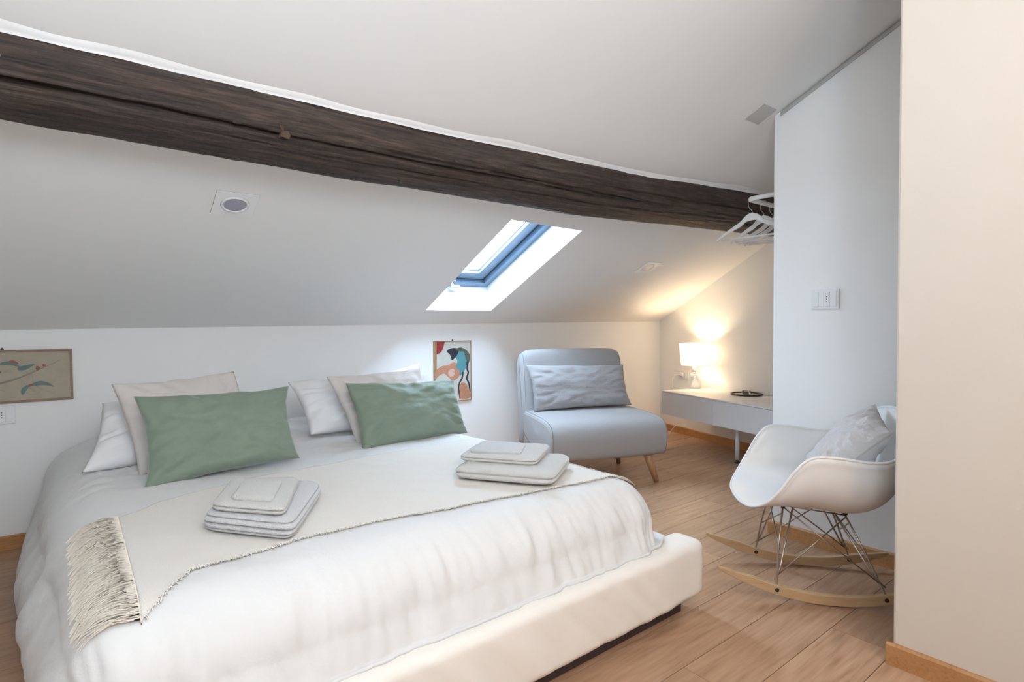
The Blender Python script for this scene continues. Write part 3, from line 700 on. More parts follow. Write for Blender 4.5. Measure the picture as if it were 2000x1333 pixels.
# ------------------------------------------------------------------ folded towels
M_towel = mat('white_terry', (.83, .82, .82), .95, bump=(420, .9), sheen=.3)
M_towel2 = mat('white_terry_warm', (.83, .81, .77), .95, bump=(420, .9), sheen=.3)
def towel(C, z0, z1, layers, label, group, seed, m=M_towel, r=None, stripe=False):
    FL, FR, BR, BL = [V((*c, 0)) for c in C]; h = z1-z0
    nu, nv, nw = 46, 38, 22; vv = []
    # closed surface: angle around the section (s), by position along depth
    bm = bmesh.new()
    ring = []
    # superellipse box mapping of a unit sphere-like grid
    n1, n2 = 120, 44; rows = []
    for j in range(n2+1):
        ph = -PI/2+PI*j/n2; cp, sp = math.cos(ph), math.sin(ph)
        cpe = abs(cp)**.2; w_ = math.copysign(abs(sp)**.8, sp)
        row = []
        for i in range(n1):
            a = 2*PI*i/n1; ca, sa = math.cos(a), math.sin(a)
            e = .2; x = math.copysign(abs(ca)**e, ca)*cpe; y = math.copysign(abs(sa)**e, sa)*cpe
            # layered edges: grooves where folds meet
            edge = max(abs(x), abs(y)); lay = abs(math.sin((w_+1)/2*PI*layers))
            g = 1-(.055*(1-lay)**2)*(1 if cp > .25 else 0)
            x *= g; y *= g
            if x < -.6: x -= .03*(1-w_*w_)          # folded side bulges
            lyo = (.018 if layers > 2 else 0)*nz(math.floor((w_+1)/2*layers)*3.3+seed, 1.0, 7); x += lyo*(x > 0); y += lyo*.6
            s, t = (x+1)/2, (y+1)/2
            p = (FL*(1-s)+FR*s)*(1-t)+(BL*(1-s)+BR*s)*t
            z = z0+h*(w_+1)/2
            z -= h*.16*(max(0, abs(x)-.75)*2.2)**2*(w_ > 0)
            z += .003*(nz(x*2+seed, y*2, seed)+.6*nz(x*6+seed, y*5, 4))*(w_+1)/2
            z -= h*.05*(1-cp)*0
            row.append(bm.verts.new((p.x, p.y, z)))
        rows.append(row)
    for A, B in zip(rows, rows[1:]):
        for k in range(n1): bm.faces.new((A[k], A[(k+1) % n1], B[(k+1) % n1], B[k]))
    bmesh.ops.remove_doubles(bm, verts=bm.verts[:], dist=.00005)
    o = bm_obj('folded_towel', bm, m, smooth=True); tag(o, label, 'towel', group); return o
GL, GR = 'folded white towels, left stack on the bed', 'folded white towels, right stack on the bed'
towel([(.258, 1.655), (.425, 1.425), (.625, 1.77), (.435, 1.97)], .508, .568, 4, 'largest white towel at the bottom of the left towel stack', GL, 1)
towel([(.280, 1.640), (.418, 1.466), (.550, 1.765), (.380, 1.880)], .564, .594, 2, 'folded white hand towel in the middle of the left towel stack', GL, 2, M_towel2)
towel([(.325, 1.620), (.404, 1.530), (.480, 1.700), (.392, 1.785)], .588, .605, 1, 'small white face towel on top of the left towel stack', GL, 3, M_towel2)
towel([(1.05, 1.67), (1.25, 1.365), (1.51, 1.545), (1.27, 1.83)], .508, .560, 2, 'largest white towel at the bottom of the right towel stack', GR, 4, M_towel2)
towel([(1.10, 1.71), (1.262, 1.468), (1.485, 1.635), (1.275, 1.845)], .556, .588, 2, 'folded white hand towel in the middle of the right towel stack', GR, 5, M_towel2)
towel([(1.14, 1.70), (1.26, 1.55), (1.375, 1.660), (1.275, 1.81)], .582, .600, 1, 'small white face towel on top of the right towel stack', GR, 6)

# ------------------------------------------------------------------ framed panels
M_frame = wood('thin_brown_frame', (.15, .08, .04), (.24, .14, .08), (.32, .20, .12), scale=(5, 40, 40), ring=3, knots=False)
M_frame2 = wood('light_wood_frame', (.27, .15, .07), (.36, .21, .10), (.43, .27, .15), scale=(5, 40, 40), ring=3, knots=False)
def poly(bm, pts, y, mi, faces):
    vs = [bm.verts.new((x, y, z)) for x, z in pts]; f = bm.faces.new(vs); f.material_index = mi; return f
def smoothp(P, k=6): return [(p.x, p.y) for p in curve_pts([V((a, b_, 0)) for a, b_ in P], k, True)]
def stroke(P, w0, w1=None, k=6):
    w1 = w0 if w1 is None else w1; C = curve_pts([V((a, b_, 0)) for a, b_ in P], k); n = len(C); Lf, Rt = [], []
    for i, p in enumerate(C):
        d = (C[min(i+1, n-1)]-C[max(i-1, 0)]).normalized(); q = V((-d.y, d.x, 0)); ww = (w0+(w1-w0)*i/(n-1))/2
        Lf.append(p+q*ww); Rt.append(p-q*ww)
    return [[(a.x, a.y) for a in (Lf[i], Lf[i+1], Rt[i+1], Rt[i])] for i in range(n-1)]
def picture(name, label, loc, rz, W, Hh, mats, shapes, fw_, fm_):
    t = thing(name, label, 'picture', loc, rz)
    bm = bmesh.new()
    for lo, hi in (((-W/2, -.014, -Hh/2), (-W/2+fw_, 0, Hh/2)), ((W/2-fw_, -.014, -Hh/2), (W/2, 0, Hh/2)), ((-W/2+fw_, -.014, Hh/2-fw_), (W/2-fw_, 0, Hh/2)), ((-W/2+fw_, -.014, -Hh/2), (W/2-fw_, 0, -Hh/2+fw_))): box_bm(lo, hi, bm)
    bm_obj('frame', bm, fm_, t, bevel=.001)
    bm = bmesh.new(); k = 0
    poly(bm, [(-W/2+fw_*.8, -Hh/2+fw_*.8), (W/2-fw_*.8, -Hh/2+fw_*.8), (W/2-fw_*.8, Hh/2-fw_*.8), (-W/2+fw_*.8, Hh/2-fw_*.8)], -.008, 0, None)
    for mi, P in shapes:
        k += 1
        for pp in (P if isinstance(P[0], list) else [P]): poly(bm, pp, -.0082-.00006*k, mi, None)
    me = bpy.data.meshes.new('print'); bm.to_mesh(me); bm.free()
    o = bpy.data.objects.new('print', me); COL.objects.link(o); o.parent = t
    for mm in mats: me.materials.append(mm)
    lathe('wall_hook', [(.004, 0), (.006, .003), (.006, .008), (.002, .014)], M_black, t, n=10, c=(0, -.006, Hh/2-.002))
    return t
def pm(n, c, v=(30, .12)): return mat(n, c, .8, var=v)
# wide panel, generic muted shapes on a cracked cream ground
P0 = [pm('aged_cream_ground', (.42, .37, .28), (22, .14)), pm('muted_teal_paint', (.15, .22, .21)), pm('rust_paint', (.33, .12, .09)), pm('dull_brown_paint', (.16, .11, .08)), pm('grey_green_paint', (.25, .25, .20))]
def lens_shape(cx, cz_, L_, Hh_, rot, bend=.3):
    c, s = math.cos(rot), math.sin(rot); pts = []
    for k in range(20):
        a = 2*PI*k/20; x = L_*math.cos(a); z = Hh_*math.sin(a)*(1-.5*math.cos(a))-bend*x*x/L_; pts.append((cx+c*x-s*z, cz_+s*x+c*z))
    return pts
shp = [(4, stroke([(-.20, -.035), (-.08, -.042), (.02, -.022), (.10, .012), (.215, .072)], .016, .002)),
       (3, stroke([(-.24, -.028), (-.12, -.034), (-.01, -.028)], .006, .004)),
       (3, [[(-.24, .020), (-.005, .026), (-.005, .019), (-.24, .013)]]),
       (1, lens_shape(.03, .062, .040, .009, -.25)), (2, lens_shape(.042, .070, .020, .005, -.4)), (1, lens_shape(.085, .042, .034, .010, .35, -.1)),
       (1, lens_shape(.145, -.040, .044, .010, -.15)), (1, lens_shape(.078, -.060, .030, .009, .9)), (2, lens_shape(.10, -.045, .010, .006, .3)),
       (2, lens_shape(.128, .036, .009, .009, 0, 0)), (2, lens_shape(.152, .048, .008, .006, 0, 0))]
for k in range(9): shp.append((3, stroke([(-.055-.016*k, -.045), (-.085-.016*k, -.078)], .0025)))
shp.append((3, stroke([(-.012, .018), (-.014, -.022)], .002)))
for k in range(12):
    x = random.uniform(-.2, .2); z = random.uniform(-.08, .09); shp.append((4, stroke([(x, z), (x+random.uniform(-.04, .04), z+random.uniform(-.03, .03)), (x+random.uniform(-.07, .07), z+random.uniform(-.05, .05))], .0012)))
picture('framed_panel', 'wide framed cream panel with small teal and rust shapes, hung left of the bed', (-.255, knee(-.25)-.001, .826), 0, .52, .252, P0, shp, .010, M_frame)
# narrow panel, generic colour composition
P1 = [pm('pale_stone_ground', (.55, .53, .47)), pm('teal_paint', (.10, .28, .31)), pm('terracotta_paint', (.48, .22, .13)), pm('dark_red_paint', (.30, .03, .03)), pm('near_black_paint', (.025, .025, .04)), pm('olive_paint', (.10, .11, .08)), pm('ochre_band_paint', (.36, .21, .10)), pm('pale_pink_paint', (.62, .42, .34))]
W_, H_ = .325, .455
def q2(px, py): return ((px-607)/608*W_, (700-py)/970*H_)      # layout measured on the panel
S1 = [(6, [q2(320, 225), q2(350, 225), q2(345, 690), q2(320, 890)]),
      (3, [q2(350, 228), q2(478, 228), q2(460, 300), q2(430, 375), q2(390, 410), q2(345, 425)]),
      (2, smoothp([q2(320, 690), q2(430, 610), q2(520, 600), q2(620, 560), q2(700, 610), q2(730, 680), q2(700, 800), q2(600, 850), q2(520, 780), q2(460, 730), q2(380, 760), q2(320, 800)])),
      (7, smoothp([q2(530, 700), q2(600, 660), q2(640, 720), q2(600, 790), q2(545, 770)])),
      (1, smoothp([q2(640, 450), q2(720, 360), q2(800, 360), q2(840, 470), q2(835, 600), q2(790, 720), q2(720, 780), q2(720, 700), q2(650, 640), q2(680, 540)])),
      (4, smoothp([q2(510, 380), q2(570, 335), q2(680, 340), q2(700, 400), q2(650, 480), q2(590, 520), q2(560, 440)])),
      (5, smoothp([q2(650, 360), q2(720, 325), q2(800, 350), q2(880, 430), q2(885, 540), q2(850, 600), q2(820, 500), q2(790, 400), q2(720, 390)])),
      (4, stroke([q2(850, 560), q2(845, 680), q2(860, 740), q2(835, 830), q2(870, 920), q2(885, 1050)], .017, .012)),
      (4, stroke([q2(770, 720), q2(755, 820), q2(710, 900), q2(700, 1000), q2(720, 1150)], .016, .010)),
      (2, smoothp([q2(735, 900), q2(800, 900), q2(850, 960), q2(890, 1060), q2(885, 1150), q2(730, 1150), q2(715, 1020)])),
      (6, stroke([q2(770, 930), q2(810, 980), q2(760, 1060)], .006)), (6, stroke([q2(860, 1020), q2(790, 1080), q2(830, 1120)], .006)),
      (2, [q2(320, 850), q2(500, 850), q2(560, 870), q2(320, 895)]),
      (6, stroke([q2(400, 700), q2(450, 640), q2(510, 660), q2(520, 720)], .003)), (6, stroke([q2(600, 700), q2(640, 740), q2(620, 800)], .003))]
picture('framed_panel', 'narrow framed panel with teal, terracotta and black shapes, hung between bed and armchair', (2.232, knee(2.23)-.001, .716), 0, W_, H_, P1, S1, .006, M_frame2)

# ------------------------------------------------------------------ armchair (convertible, armless)
M_grey = mat('light_grey_upholstery', (.385, .375, .37), .9, bump=(300, .5), var=(420, .10), sheen=.2)
M_gseam = mat('grey_piping', (.24, .235, .235), .9)
M_aleg = wood('oak_leg', (.30, .15, .07), (.42, .23, .11), (.50, .29, .15), scale=(20, 20, 3), ring=4, knots=False)
ac = thing('armchair', 'armless light grey upholstered chair with splayed wooden legs', 'armchair', (3.03, 2.27, 0), math.atan2(-.38, .925))
def slab(name, outline, x0, x1, m, parent, r=.03, n_end=6, seam=True, bulge=.012, tr=0.0):
    """side outline (y,z) closed, extruded in x with rounded ends"""
    O = curve_pts([V((0, y, z)) for y, z in outline], 6, True); n = len(O); c = sum(O, V())/n
    xs = []
    for k in range(n_end+1): a = PI/2*k/n_end; xs.append((x0+r*(1-math.sin(a)), r*(1-math.cos(a)) if False else r*(1-math.sin(PI/2-a)) ))
    prof = [(x0+r*(1-math.cos(PI/2*k/n_end)), r*(1-math.sin(PI/2*k/n_end))) for k in range(n_end+1)]
    mid = [(x0+r+(x1-x0-2*r)*k/20, 0) for k in range(1, 20)]
    prof2 = [(x1-(p-x0), ins) for p, ins in prof[::-1]]
    P = prof+mid+prof2; vv = []
    zt_ = max(p.z for p in O)
    def drop(x, z):
        e = min(x-x0, x1-x)
        if tr and e < tr and z > zt_-.45: return z-tr*(1-math.sqrt(max(0, 1-((tr-e)/tr)**2)))*min(1, (z-zt_+.45)/.30)
        return z
    # outward normals of the outline in the yz plane
    ns = []
    for i in range(n):
        d = O[(i+1) % n]-O[i-1]; q = V((0, d.z, -d.y)).normalized()
        if q.dot(O[i]-c) < 0: q = -q
        ns.append(q)
    for (x, ins) in P:
        f = 1-((2*x-x0-x1)/(x1-x0))**2
        for p, q in zip(O, ns):
            P_ = V((x, p.y, p.z))-q*ins+q*(bulge*f**.6+.0018*nz(x*9, p.y*9, p.z*9))
            P_.z = drop(x, P_.z); vv.append(P_)
    F = grid_faces(len(P), n, wrap=True)
    for base in (0, (len(P)-1)*n):
        ring = [vv[base+k] for k in range(n)]; cc = sum(ring, V())/n; ci = len(vv); vv.append(cc+V((-.008 if base == 0 else .008, 0, 0)))
        for k in range(n): F.append((base+k, base+(k+1) % n, ci) if base else (base+(k+1) % n, base+k, ci))
    o = mesh(name, vv, F, m, parent, smooth=True)
    for p in o.data.polygons:
        if len(p.vertices) == 3: p.use_smooth = False
    if seam:
        for xx in (x0+r*.8, x1-r*.8): tube('piping', [V((xx, p.y, drop(xx, p.z)))+q*.001 for p, q in zip(O, ns)], .003, M_gseam, o, n=6, closed=True)
    return o
# seat: thick wedge with waterfall front
slab('seat', [(.004, .26), (.0, .34), (.03, .405), (.11, .432), (.30, .440), (.56, .440), (.60, .42), (.60, .30), (.40, .215), (.10, .195), (.03, .205)], -.765, .058, M_grey, ac, r=.018)
slab('base_cushion', [(.34, .265), (.36, .205), (.50, .175), (.66, .17), (.70, .22), (.68, .31), (.50, .33)], -.752, .045, M_grey, ac, r=.016, seam=True, bulge=.004)
slab('backrest', [(.565, .30), (.555, .42), (.575, .60), (.605, .78), (.625, .850), (.665, .868), (.715, .850), (.735, .78), (.715, .56), (.70, .34), (.685, .20), (.62, .20)], -.775, .032, M_grey, ac, r=.03, tr=.075)
for (fx, fy, tx, ty) in ((.005, .06, -.055, .10), (-.71, .06, -.65, .10), (-.003, .60, -.055, .56), (-.705, .60, -.65, .56)):
    o = tube('leg', [(fx, fy, 0), (fx+(tx-fx)*.5, fy+(ty-fy)*.5, .11), (tx, ty, .225)], [.016, .024, .032], M_aleg, ac, n=16)
# lumbar cushion
def TA(x, y, z): return ac.matrix_world @ V((x, y, z))
bpy.context.view_layer.update()
M_greyc = mat('light_grey_cushion', (.375, .365, .365), .9, bump=(300, .5), var=(420, .10), sheen=.2)
pillow('lumbar_cushion', [TA(-.762, .515, .775), TA(-.015, .50, .758), TA(.035, .465, .462), TA(-.725, .455, .452)], .14, M_greyc, 'long light grey lumbar cushion leaning on the grey armchair back', seed=21, cat='cushion', pinch=.03, wr=.6)

# ------------------------------------------------------------------ wall console
d_ = LD; nrm = V((-d_.y, d_.x, 0))        # toward the room
if nrm.x > 0: nrm = -nrm
cons = thing('wall_console', 'long low white two-drawer console along the right wall', 'console')
FA = V((3.989, 2.98, 0)); Lc = 1.56; DEP = .50
def cp(s, q, z): return FA-d_*s-nrm*q+V((0, 0, z))
def cbox(name, s0, s1, q0, q1, z0, z1, m, parent, bevel=.002):
    bm = bmesh.new(); P = [cp(s, q, z) for s in (s0, s1) for q in (q0, q1) for z in (z0, z1)]
    vs = [bm.verts.new(p) for p in P]
    for f in ((0, 1, 3, 2), (4, 6, 7, 5), (0, 4, 5, 1), (2, 3, 7, 6), (0, 2, 6, 4), (1, 5, 7, 3)): bm.faces.new([vs[i] for i in f])
    return bm_obj(name, bm, m, parent, bevel=bevel)
M_con = mat('white_satin_board', (.74, .73, .72), .32)
cbox('body', 0.004, Lc, .018, DEP, .297, .473, M_con, cons)
cbox('tabletop', 0, Lc, .002, DEP, .474, .485, M_con, cons)
cbox('drawer_front', 0, .612, 0, .0165, .285, .472, M_con, cons, .0015)
cbox('drawer_front', .616, 1.20, 0, .0165, .285, .472, M_con, cons, .0015)
cbox('drawer_front', 1.204, Lc, 0, .0165, .285, .472, M_con, cons, .0015)
lg = V((3.942, 2.253, 0))
leg = lathe('leg', [(.0, .025), (.017, .025), (.017, .298)], M_white, cons, n=24, c=lg)
tag(lathe('foot', [(.001, 0), (.021, 0), (.021, .008), (.012, .012), (.012, .026)], M_black, leg, n=24, c=lg), 'black adjustable foot')

# dish on the console
dc = V((4.235, 2.345, .485))
M_dark = mat('dark_bronze', (.06, .045, .03), .35, metal=.7)
M_clear = mat('clear_glass', (.95, .96, .95), .03, trans=.9)
dish = thing('ring_tray', 'round dark-rimmed tray with glass tealight holder on the white console', 'tray', dc)
bm = tube_bm([(.115*math.cos(2*PI*k/48), .115*math.sin(2*PI*k/48), .008) for k in range(48)], .006, n=10, closed=True)
bm_obj('rim', bm, M_dark, dish, smooth=True)
lathe('plate', [(.001, .002), (.112, .002), (.112, .005), (.001, .005)], mat('tray_plate_pale', (.55, .5, .44), .3), dish, n=40)
lathe('glass_holder', [(.001, .006), (.030, .006), (.034, .012), (.036, .030), (.033, .034), (.031, .014), (.001, .011)], M_clear, dish, n=28, cap=False)

# ------------------------------------------------------------------ table lamp
lc = V((4.355, 2.90, .485))
lamp = thing('table_lamp', 'lit glass table lamp with white drum shade on the console', 'lamp', lc)
Mg2 = Mg.copy(); Mg2.name = 'thin_clear_glass'; Mg2.node_tree.nodes['Mix Shader'].inputs[0].default_value = .14
lathe('glass_base', [(.001, 0), (.056, 0), (.060, .004), (.060, .110), (.054, .128), (.020, .140), (.016, .150), (.013, .150), (.017, .136), (.050, .124), (.056, .108), (.056, .008), (.001, .006)], Mg2, lamp, n=36, cap=False)
lathe('socket', [(.001, .148), (.018, .148), (.018, .200), (.001, .200)], M_white, lamp, n=20)
M_shade = bpy.data.materials.new('lit_fabric_shade'); M_shade.use_nodes = True; nt = M_shade.node_tree; b = nt.nodes['Principled BSDF']
b.inputs['Base Color'].default_value = (.85, .80, .72, 1); b.inputs['Roughness'].default_value = .9; b.inputs['Emission Color'].default_value = (1, .86, .66, 1); b.inputs['Emission Strength'].default_value = 1.5
ts = nt.nodes.new('ShaderNodeBsdfTranslucent'); ts.inputs[0].default_value = (1, .9, .75, 1); mxs = nt.nodes.new('ShaderNodeMixShader'); mxs.inputs[0].default_value = .45
nt.links.new(b.outputs[0], mxs.inputs[1]); nt.links.new(ts.outputs[0], mxs.inputs[2]); nt.links.new(mxs.outputs[0], nt.nodes['Material Output'].inputs[0])
sh = lathe('lamp_shade', [(.112, .203), (.132, .400)], M_shade, lamp, n=48, cap=False)
md = sh.modifiers.new('s', 'SOLIDIFY'); md.thickness = .0015
bm = tube_bm([(.113*math.cos(2*PI*k/48), .113*math.sin(2*PI*k/48), .203) for k in range(48)], .002, n=6, closed=True)
for k in range(3):
    a = 2*PI*k/3; tube_bm([(0.01*math.cos(a), .01*math.sin(a), .205), (.113*math.cos(a), .113*math.sin(a), .205)], .0015, bm, n=6)
bm_obj('shade_ring', bm, M_white, lamp, smooth=True)
M_bulb = mat('bulb', (1, 1, 1), .5, emit=((1, .8, .55), 40))
lathe('light_bulb', [(.001, .285), (.018, .28), (.026, .262), (.022, .24), (.012, .21), (.012, .2)], M_bulb, lamp, n=20, cap=False)
pl = bpy.data.lights.new('lamp_light', 'POINT'); pl.energy = 7.5; pl.color = (1, .74, .45); pl.shadow_soft_size = .03
plo = bpy.data.objects.new('lamp_light', pl); COL.objects.link(plo); plo.location = lc+V((0, 0, .30))
# socket behind the lamp on the right wall, with the plugged cable
sy = 3.17; sp = V((lampx(sy), sy, .572))
plate('white double socket on the right wall behind the lit lamp', sp, math.atan2(-d_.y, -d_.x), .17, .092, [(-.07, -.035, 'k'), (-.035, 0, 's'), (0, .035, 's'), (.035, .07, 'k')])
def wl(y, q, z): return V((lampx(y), y, z))+nrm*q
tube('power_cord', [p-lc for p in curve_pts([wl(3.19, .03, .575), wl(3.23, .05, .57), wl(3.26, .06, .54), wl(3.265, .06, .47), wl(3.255, .05, .36), wl(3.23, .045, .25), wl(3.12, .04, .20), wl(3.07, .04, .16), wl(3.16, .10, .10), wl(3.20, .13, .04), wl(3.21, .14, .006), wl(3.23, .13, .005)], 8)], .0035, M_plate, lamp, n=8)
box('plug', (-.016, -.016, -.016), (.016, .016, .016), M_plate, lamp, bevel=.005).location = wl(3.19, .018, .575)-lc

# ------------------------------------------------------------------ clothes rail with hangers
M_hang = mat('white_painted_wood', (.78, .77, .74), .45)
XR, YRl = 2.957, 1.635
cr = thing('clothes_rail', 'white tubular corner clothes rail beside the beam', 'clothes rail')
zR = 1.742
pts = [(XR, YP, zR), (XR, YRl-.04, zR)]+[(XR+.04-.04*math.cos(a), YRl-.04+.04*math.sin(a), zR) for a in [PI/2*k/6 for k in range(1, 7)]]+[(XR+.1, YRl, zR), (lampx(YRl)-.002, YRl, zR)]
tube('rail_tube', pts, .0125, M_white, cr, n=16)
def flange(p, dirv):
    bm, rr = lathe_bm([(.001, 0), (.028, 0), (.028, .005), (.001, .006)], 20); R = dirv.to_track_quat('Z', 'Y').to_matrix().to_4x4(); R.translation = p; bm.transform(R); return bm
bm_obj('wall_flange', flange(V((XR, YP, zR)), V((0, 1, 0))), M_white, cr, smooth=True)
bm_obj('wall_flange', flange(V((lampx(YRl), YRl, zR)), V((-1, 0, 0))), M_white, cr, smooth=True)
GH = 'white wooden hangers on the corner clothes rail'
def hanger():
    t = thing('clothes_hanger', 'x', 'hanger', group=GH)
    # local: x across thickness, y along shoulders, origin on the rail axis
    n = 40; prof = []
    for k in range(n+1):
        y = -.222+.444*k/n; a = abs(y)/.222
        zt_ = -.088-.018*a-.085*a**1.35+.022*math.exp(-(a/.24)**4); hh = .030-.017*a
        prof.append((y, zt_, zt_-hh-.010*math.exp(-(a/.2)**2), .006+.0015*(1-a)))
    bm = bmesh.new(); R = []
    for y, a, b_, th in prof: R.append([bm.verts.new((sx*th+.022*(abs(y)/.222)**2, y, z)) for sx, z in ((-1, a), (1, a), (1, b_), (-1, b_))])
    for A, B in zip(R, R[1:]):
        for k in range(4): bm.faces.new((A[k], A[(k+1) % 4], B[(k+1) % 4], B[k]))
    bm.faces.new(R[0]); bm.faces.new(R[-1][::-1])
    bm_obj('hanger_body', bm, M_hang, t, bevel=.002)
    tube('trouser_bar', [(.018, -.19, -.195), (.018, .19, -.195)], .0055, M_hang, t, n=10)
    hk = [(0, 0, -.088), (0, 0, -.060), (0, .004, -.050), (0, .017, -.035), (0, .0225, -.012)]+[(0, .018*math.cos(a), .018*math.sin(a)) for a in [math.radians(10+k*20) for k in range(10)]]
    tube('hook', curve_pts(hk, 3), .0016, M_metal, t, n=8)
    return t
h0 = hanger()
def dup(o, parent=None):
    c = o.copy(); COL.objects.link(c); c.parent = parent
    for ch in list(o.children): dup(ch, c)
    return c
hl = ['white wooden hanger nearest the rail corner, front of the row', 'second white hanger in the row, just behind the front one', 'third white hanger in the row, partly hidden', 'rearmost white hanger, next to the partition edge']
for k, (xx, rz) in enumerate(((3.005, .06), (3.135, -.05), (3.245, .04), (3.325, .10))):
    h = h0 if k == 0 else dup(h0)
    h.location = (xx, YRl, zR-.0025); h.rotation_euler = (0, 0, rz); h['label'] = hl[k]

# ------------------------------------------------------------------ rocking chair
bdir = V((.6392, -.7690, 0)); 
rc = thing('rocking_chair', 'white moulded bucket rocking chair with wire legs and wooden runners', 'rocking chair', (2.334, 1.0, 0), math.atan2(bdir.y, bdir.x))
# local x = toward the back of the chair, local y = far side (w)
M_shell = mat('white_moulded_plastic', (.78, .765, .74), .32)
M_run = wood('pale_maple_runner', (.40, .25, .12), (.52, .34, .18), (.58, .40, .23), scale=(3, 30, 30), ring=4, knots=False)
M_wire = mat('chromed_wire', (.42, .36, .30), .28, metal=.9)
half = [(-.298, 0, .352), (-.292, .10, .352), (-.272, .19, .362), (-.236, .255, .395), (-.195, .288, .455), (-.155, .303, .525), (-.105, .312, .578), (-.03, .315, .585), (.07, .312, .573), (.14, .300, .575), (.20, .272, .610), (.255, .215, .668), (.288, .13, .705), (.300, 0, .716)]
rim = half+[(x, -y, z) for x, y, z in half[-2:0:-1]]
RIM = curve_pts([V(p) for p in rim], 8, True); nr = len(RIM); NT = 34; sv = []
Bc = V((.015, 0, .338))
for i in range(NT+1):
    t = i/NT; th = t*PI/2; p = 2.7
    for q in RIM:
        f = math.sin(th)**(2/p) if th > 0 else 0; g = 1-(max(0, math.cos(th)))**(2/p)
        ang = math.atan2(q.y, q.x-Bc.x); front = max(0, math.cos(ang-PI))   # 1 at the front
        back = max(0, math.cos(ang))
        if front > .5:
            k = (front-.5)*2; g2 = t**3; g = g*(1-k)+k*g2; f = f*(1-k)+k*t
        if back > .3:
            k = (back-.3)/.7; f2 = (math.sin(th)**.9)*.86+.14*t**2; f = f*(1-k*.6)+k*.6*f2
        x, y, z = Bc.x+(q.x-Bc.x)*f, q.y*f, Bc.z+(q.z-Bc.z)*g
        dish_ = -.012*math.sin(PI*min(1, t*1.3)) if t < .77 else 0
        z += .022*front*math.sin(PI*t)*1.0+dish_*.3-.05*(x-Bc.x)*(1-t)
        if t > .93:   # outward rolled lip
            k = (t-.93)/.07; o_ = V((q.x-Bc.x, q.y, 0)).normalized(); x += o_.x*.010*k*k; y += o_.y*.010*k*k
        sv.append((x, y, z))
shell = mesh('shell', sv, grid_faces(NT+1, nr, wrap=True), M_shell, rc, smooth=True)
bm = bmesh.new(); bm.from_mesh(shell.data); bmesh.ops.remove_doubles(bm, verts=bm.verts[:], dist=.0005); bmesh.ops.recalc_face_normals(bm, faces=bm.faces[:]); bm.to_mesh(shell.data); bm.free()
for p in shell.data.polygons: p.use_smooth = True
md = shell.modifiers.new('s', 'SOLIDIFY'); md.thickness = .007; md.offset = 0
tube('rim_edge', [V((q.x, q.y, q.z))+V((q.x-Bc.x, q.y, 0)).normalized()*.010 for q in RIM], .0052, M_shell, shell, n=8, closed=True)
def rz_(x): return .004+(x-.01)**2/(2*.80)
for sy in (-.18, .18):
    vv = []; n = 60
    for k in range(n+1):
        x = -.395+.735*k/n; e = min(1, min(k, n-k)/n*5.5); hh = .010+.028*e**.7; zz = rz_(x)+.0
        for (yy, z) in ((-.011, 0), (.011, 0), (.011, 1), (-.011, 1)): vv.append((x, sy+yy*(.55+.45*e), zz+z*hh))
    F = grid_faces(n+1, 4, wrap=True)+[(3, 2, 1, 0), tuple(n*4+k for k in range(4))]
    o = mesh('runner', vv, F, M_run, rc); md = o.modifiers.new('b', 'BEVEL'); md.width = .003; md.segments = 2; md.limit_method = 'ANGLE'
    for sx in (-.185, .185):
        bm, _ = lathe_bm([(.0001, 0), (.004, 0), (.0075, .001), (.0075, .0)], 14); R = Matrix.Rotation(PI/2, 4, 'X'); R.translation = V((sx, sy-.0115, rz_(sx)+.020)); bm.transform(R)
        tag(bm_obj('screw', bm, M_black, o, smooth=True), 'dark screw head')
TP = {(-1, -1): V((-.145, -.105, .345)), (-1, 1): V((-.145, .105, .345)), (1, -1): V((.075, -.105, .320)), (1, 1): V((.075, .105, .320))}
BP = {(sx, sy): V((sx*.185, sy*.18, rz_(.185*sx)+.034)) for sx in (-1, 1) for sy in (-1, 1)}
def mix(a, b_, t): return a+(b_-a)*t
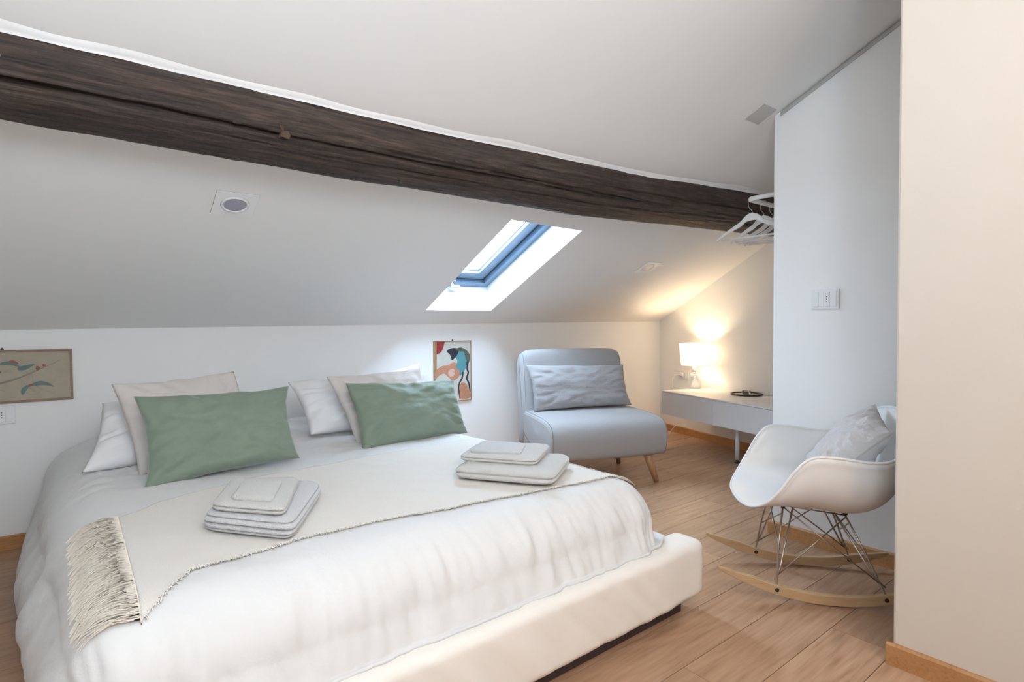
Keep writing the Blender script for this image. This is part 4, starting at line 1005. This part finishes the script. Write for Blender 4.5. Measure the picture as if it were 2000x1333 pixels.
for k in TP:
    a, b_ = TP[k], BP[k]; sx, sy = k
    e = V((-sx*.036, 0, 0)); e2 = V((0, -sy*.030, 0))
    bm = tube_bm([a, mix(a, b_, .5)+V((sx*.004, 0, 0)), b_, b_-V((0, 0, .02))], .0036, n=8); tube_bm([a+e, mix(a+e, b_, .78), b_+V((0, 0, .028))], .0034, bm, n=8)
    bm_obj('leg_wire', bm, M_wire, rc, smooth=True)
br = []
for sy in (-1, 1):
    A, B, C, D = TP[(-1, sy)], BP[(-1, sy)], TP[(1, sy)], BP[(1, sy)]
    br += [(mix(A, B, .02), mix(C, D, .86)), (mix(A, B, .88), mix(C, D, .02))]
for sx in (-1, 1):
    A, B, C, D = TP[(sx, -1)], BP[(sx, -1)], TP[(sx, 1)], BP[(sx, 1)]
    br += [(mix(A, B, .10), mix(C, D, .55)), (mix(A, B, .55), mix(C, D, .10))]
br += [(TP[(-1, -1)], TP[(1, -1)]), (TP[(-1, 1)], TP[(1, 1)]), (TP[(-1, -1)], TP[(-1, 1)]), (TP[(1, -1)], TP[(1, 1)])]
for a, b_ in br: tube('brace_wire', [a, b_], .0027, M_wire, rc, n=8)
for k in TP: lathe('mount', [(.001, -.004), (.008, -.004), (.008, .014), (.001, .014)], M_black, rc, n=14, c=TP[k]+V((0, 0, -.006 if k[0] < 0 else .006)))
bpy.context.view_layer.update()
def TR(x, y, z): return rc.matrix_world @ V((x, y, z))
M_rcush = mat('pale_linen_cushion', (.60, .56, .54), .9, bump=(120, .25), var=(200, .05))
pillow('throw_cushion', [TR(.210, -.165, .655), TR(.262, .120, .712), TR(.02, .17, .43), TR(-.05, -.175, .425)], .16, M_rcush, 'pale beige linen cushion in the white rocking chair', seed=31, cat='cushion', pinch=.05, seam=mat('cushion_seam', (.50, .46, .43), .9))

# unseen ceiling fitting, added above the warm fill; emits nothing itself
t = thing('added_ceiling_fitting', 'round flat ceiling fitting, added unseen above the warm fill', 'lamp', (.65, -.95, ZT))
lathe('diffuser', [(.001, -.09), (.20, -.085), (.22, -.06), (.22, 0)], mat('opal_diffuser', (.9, .88, .84), .6), t, n=40, cap=False)
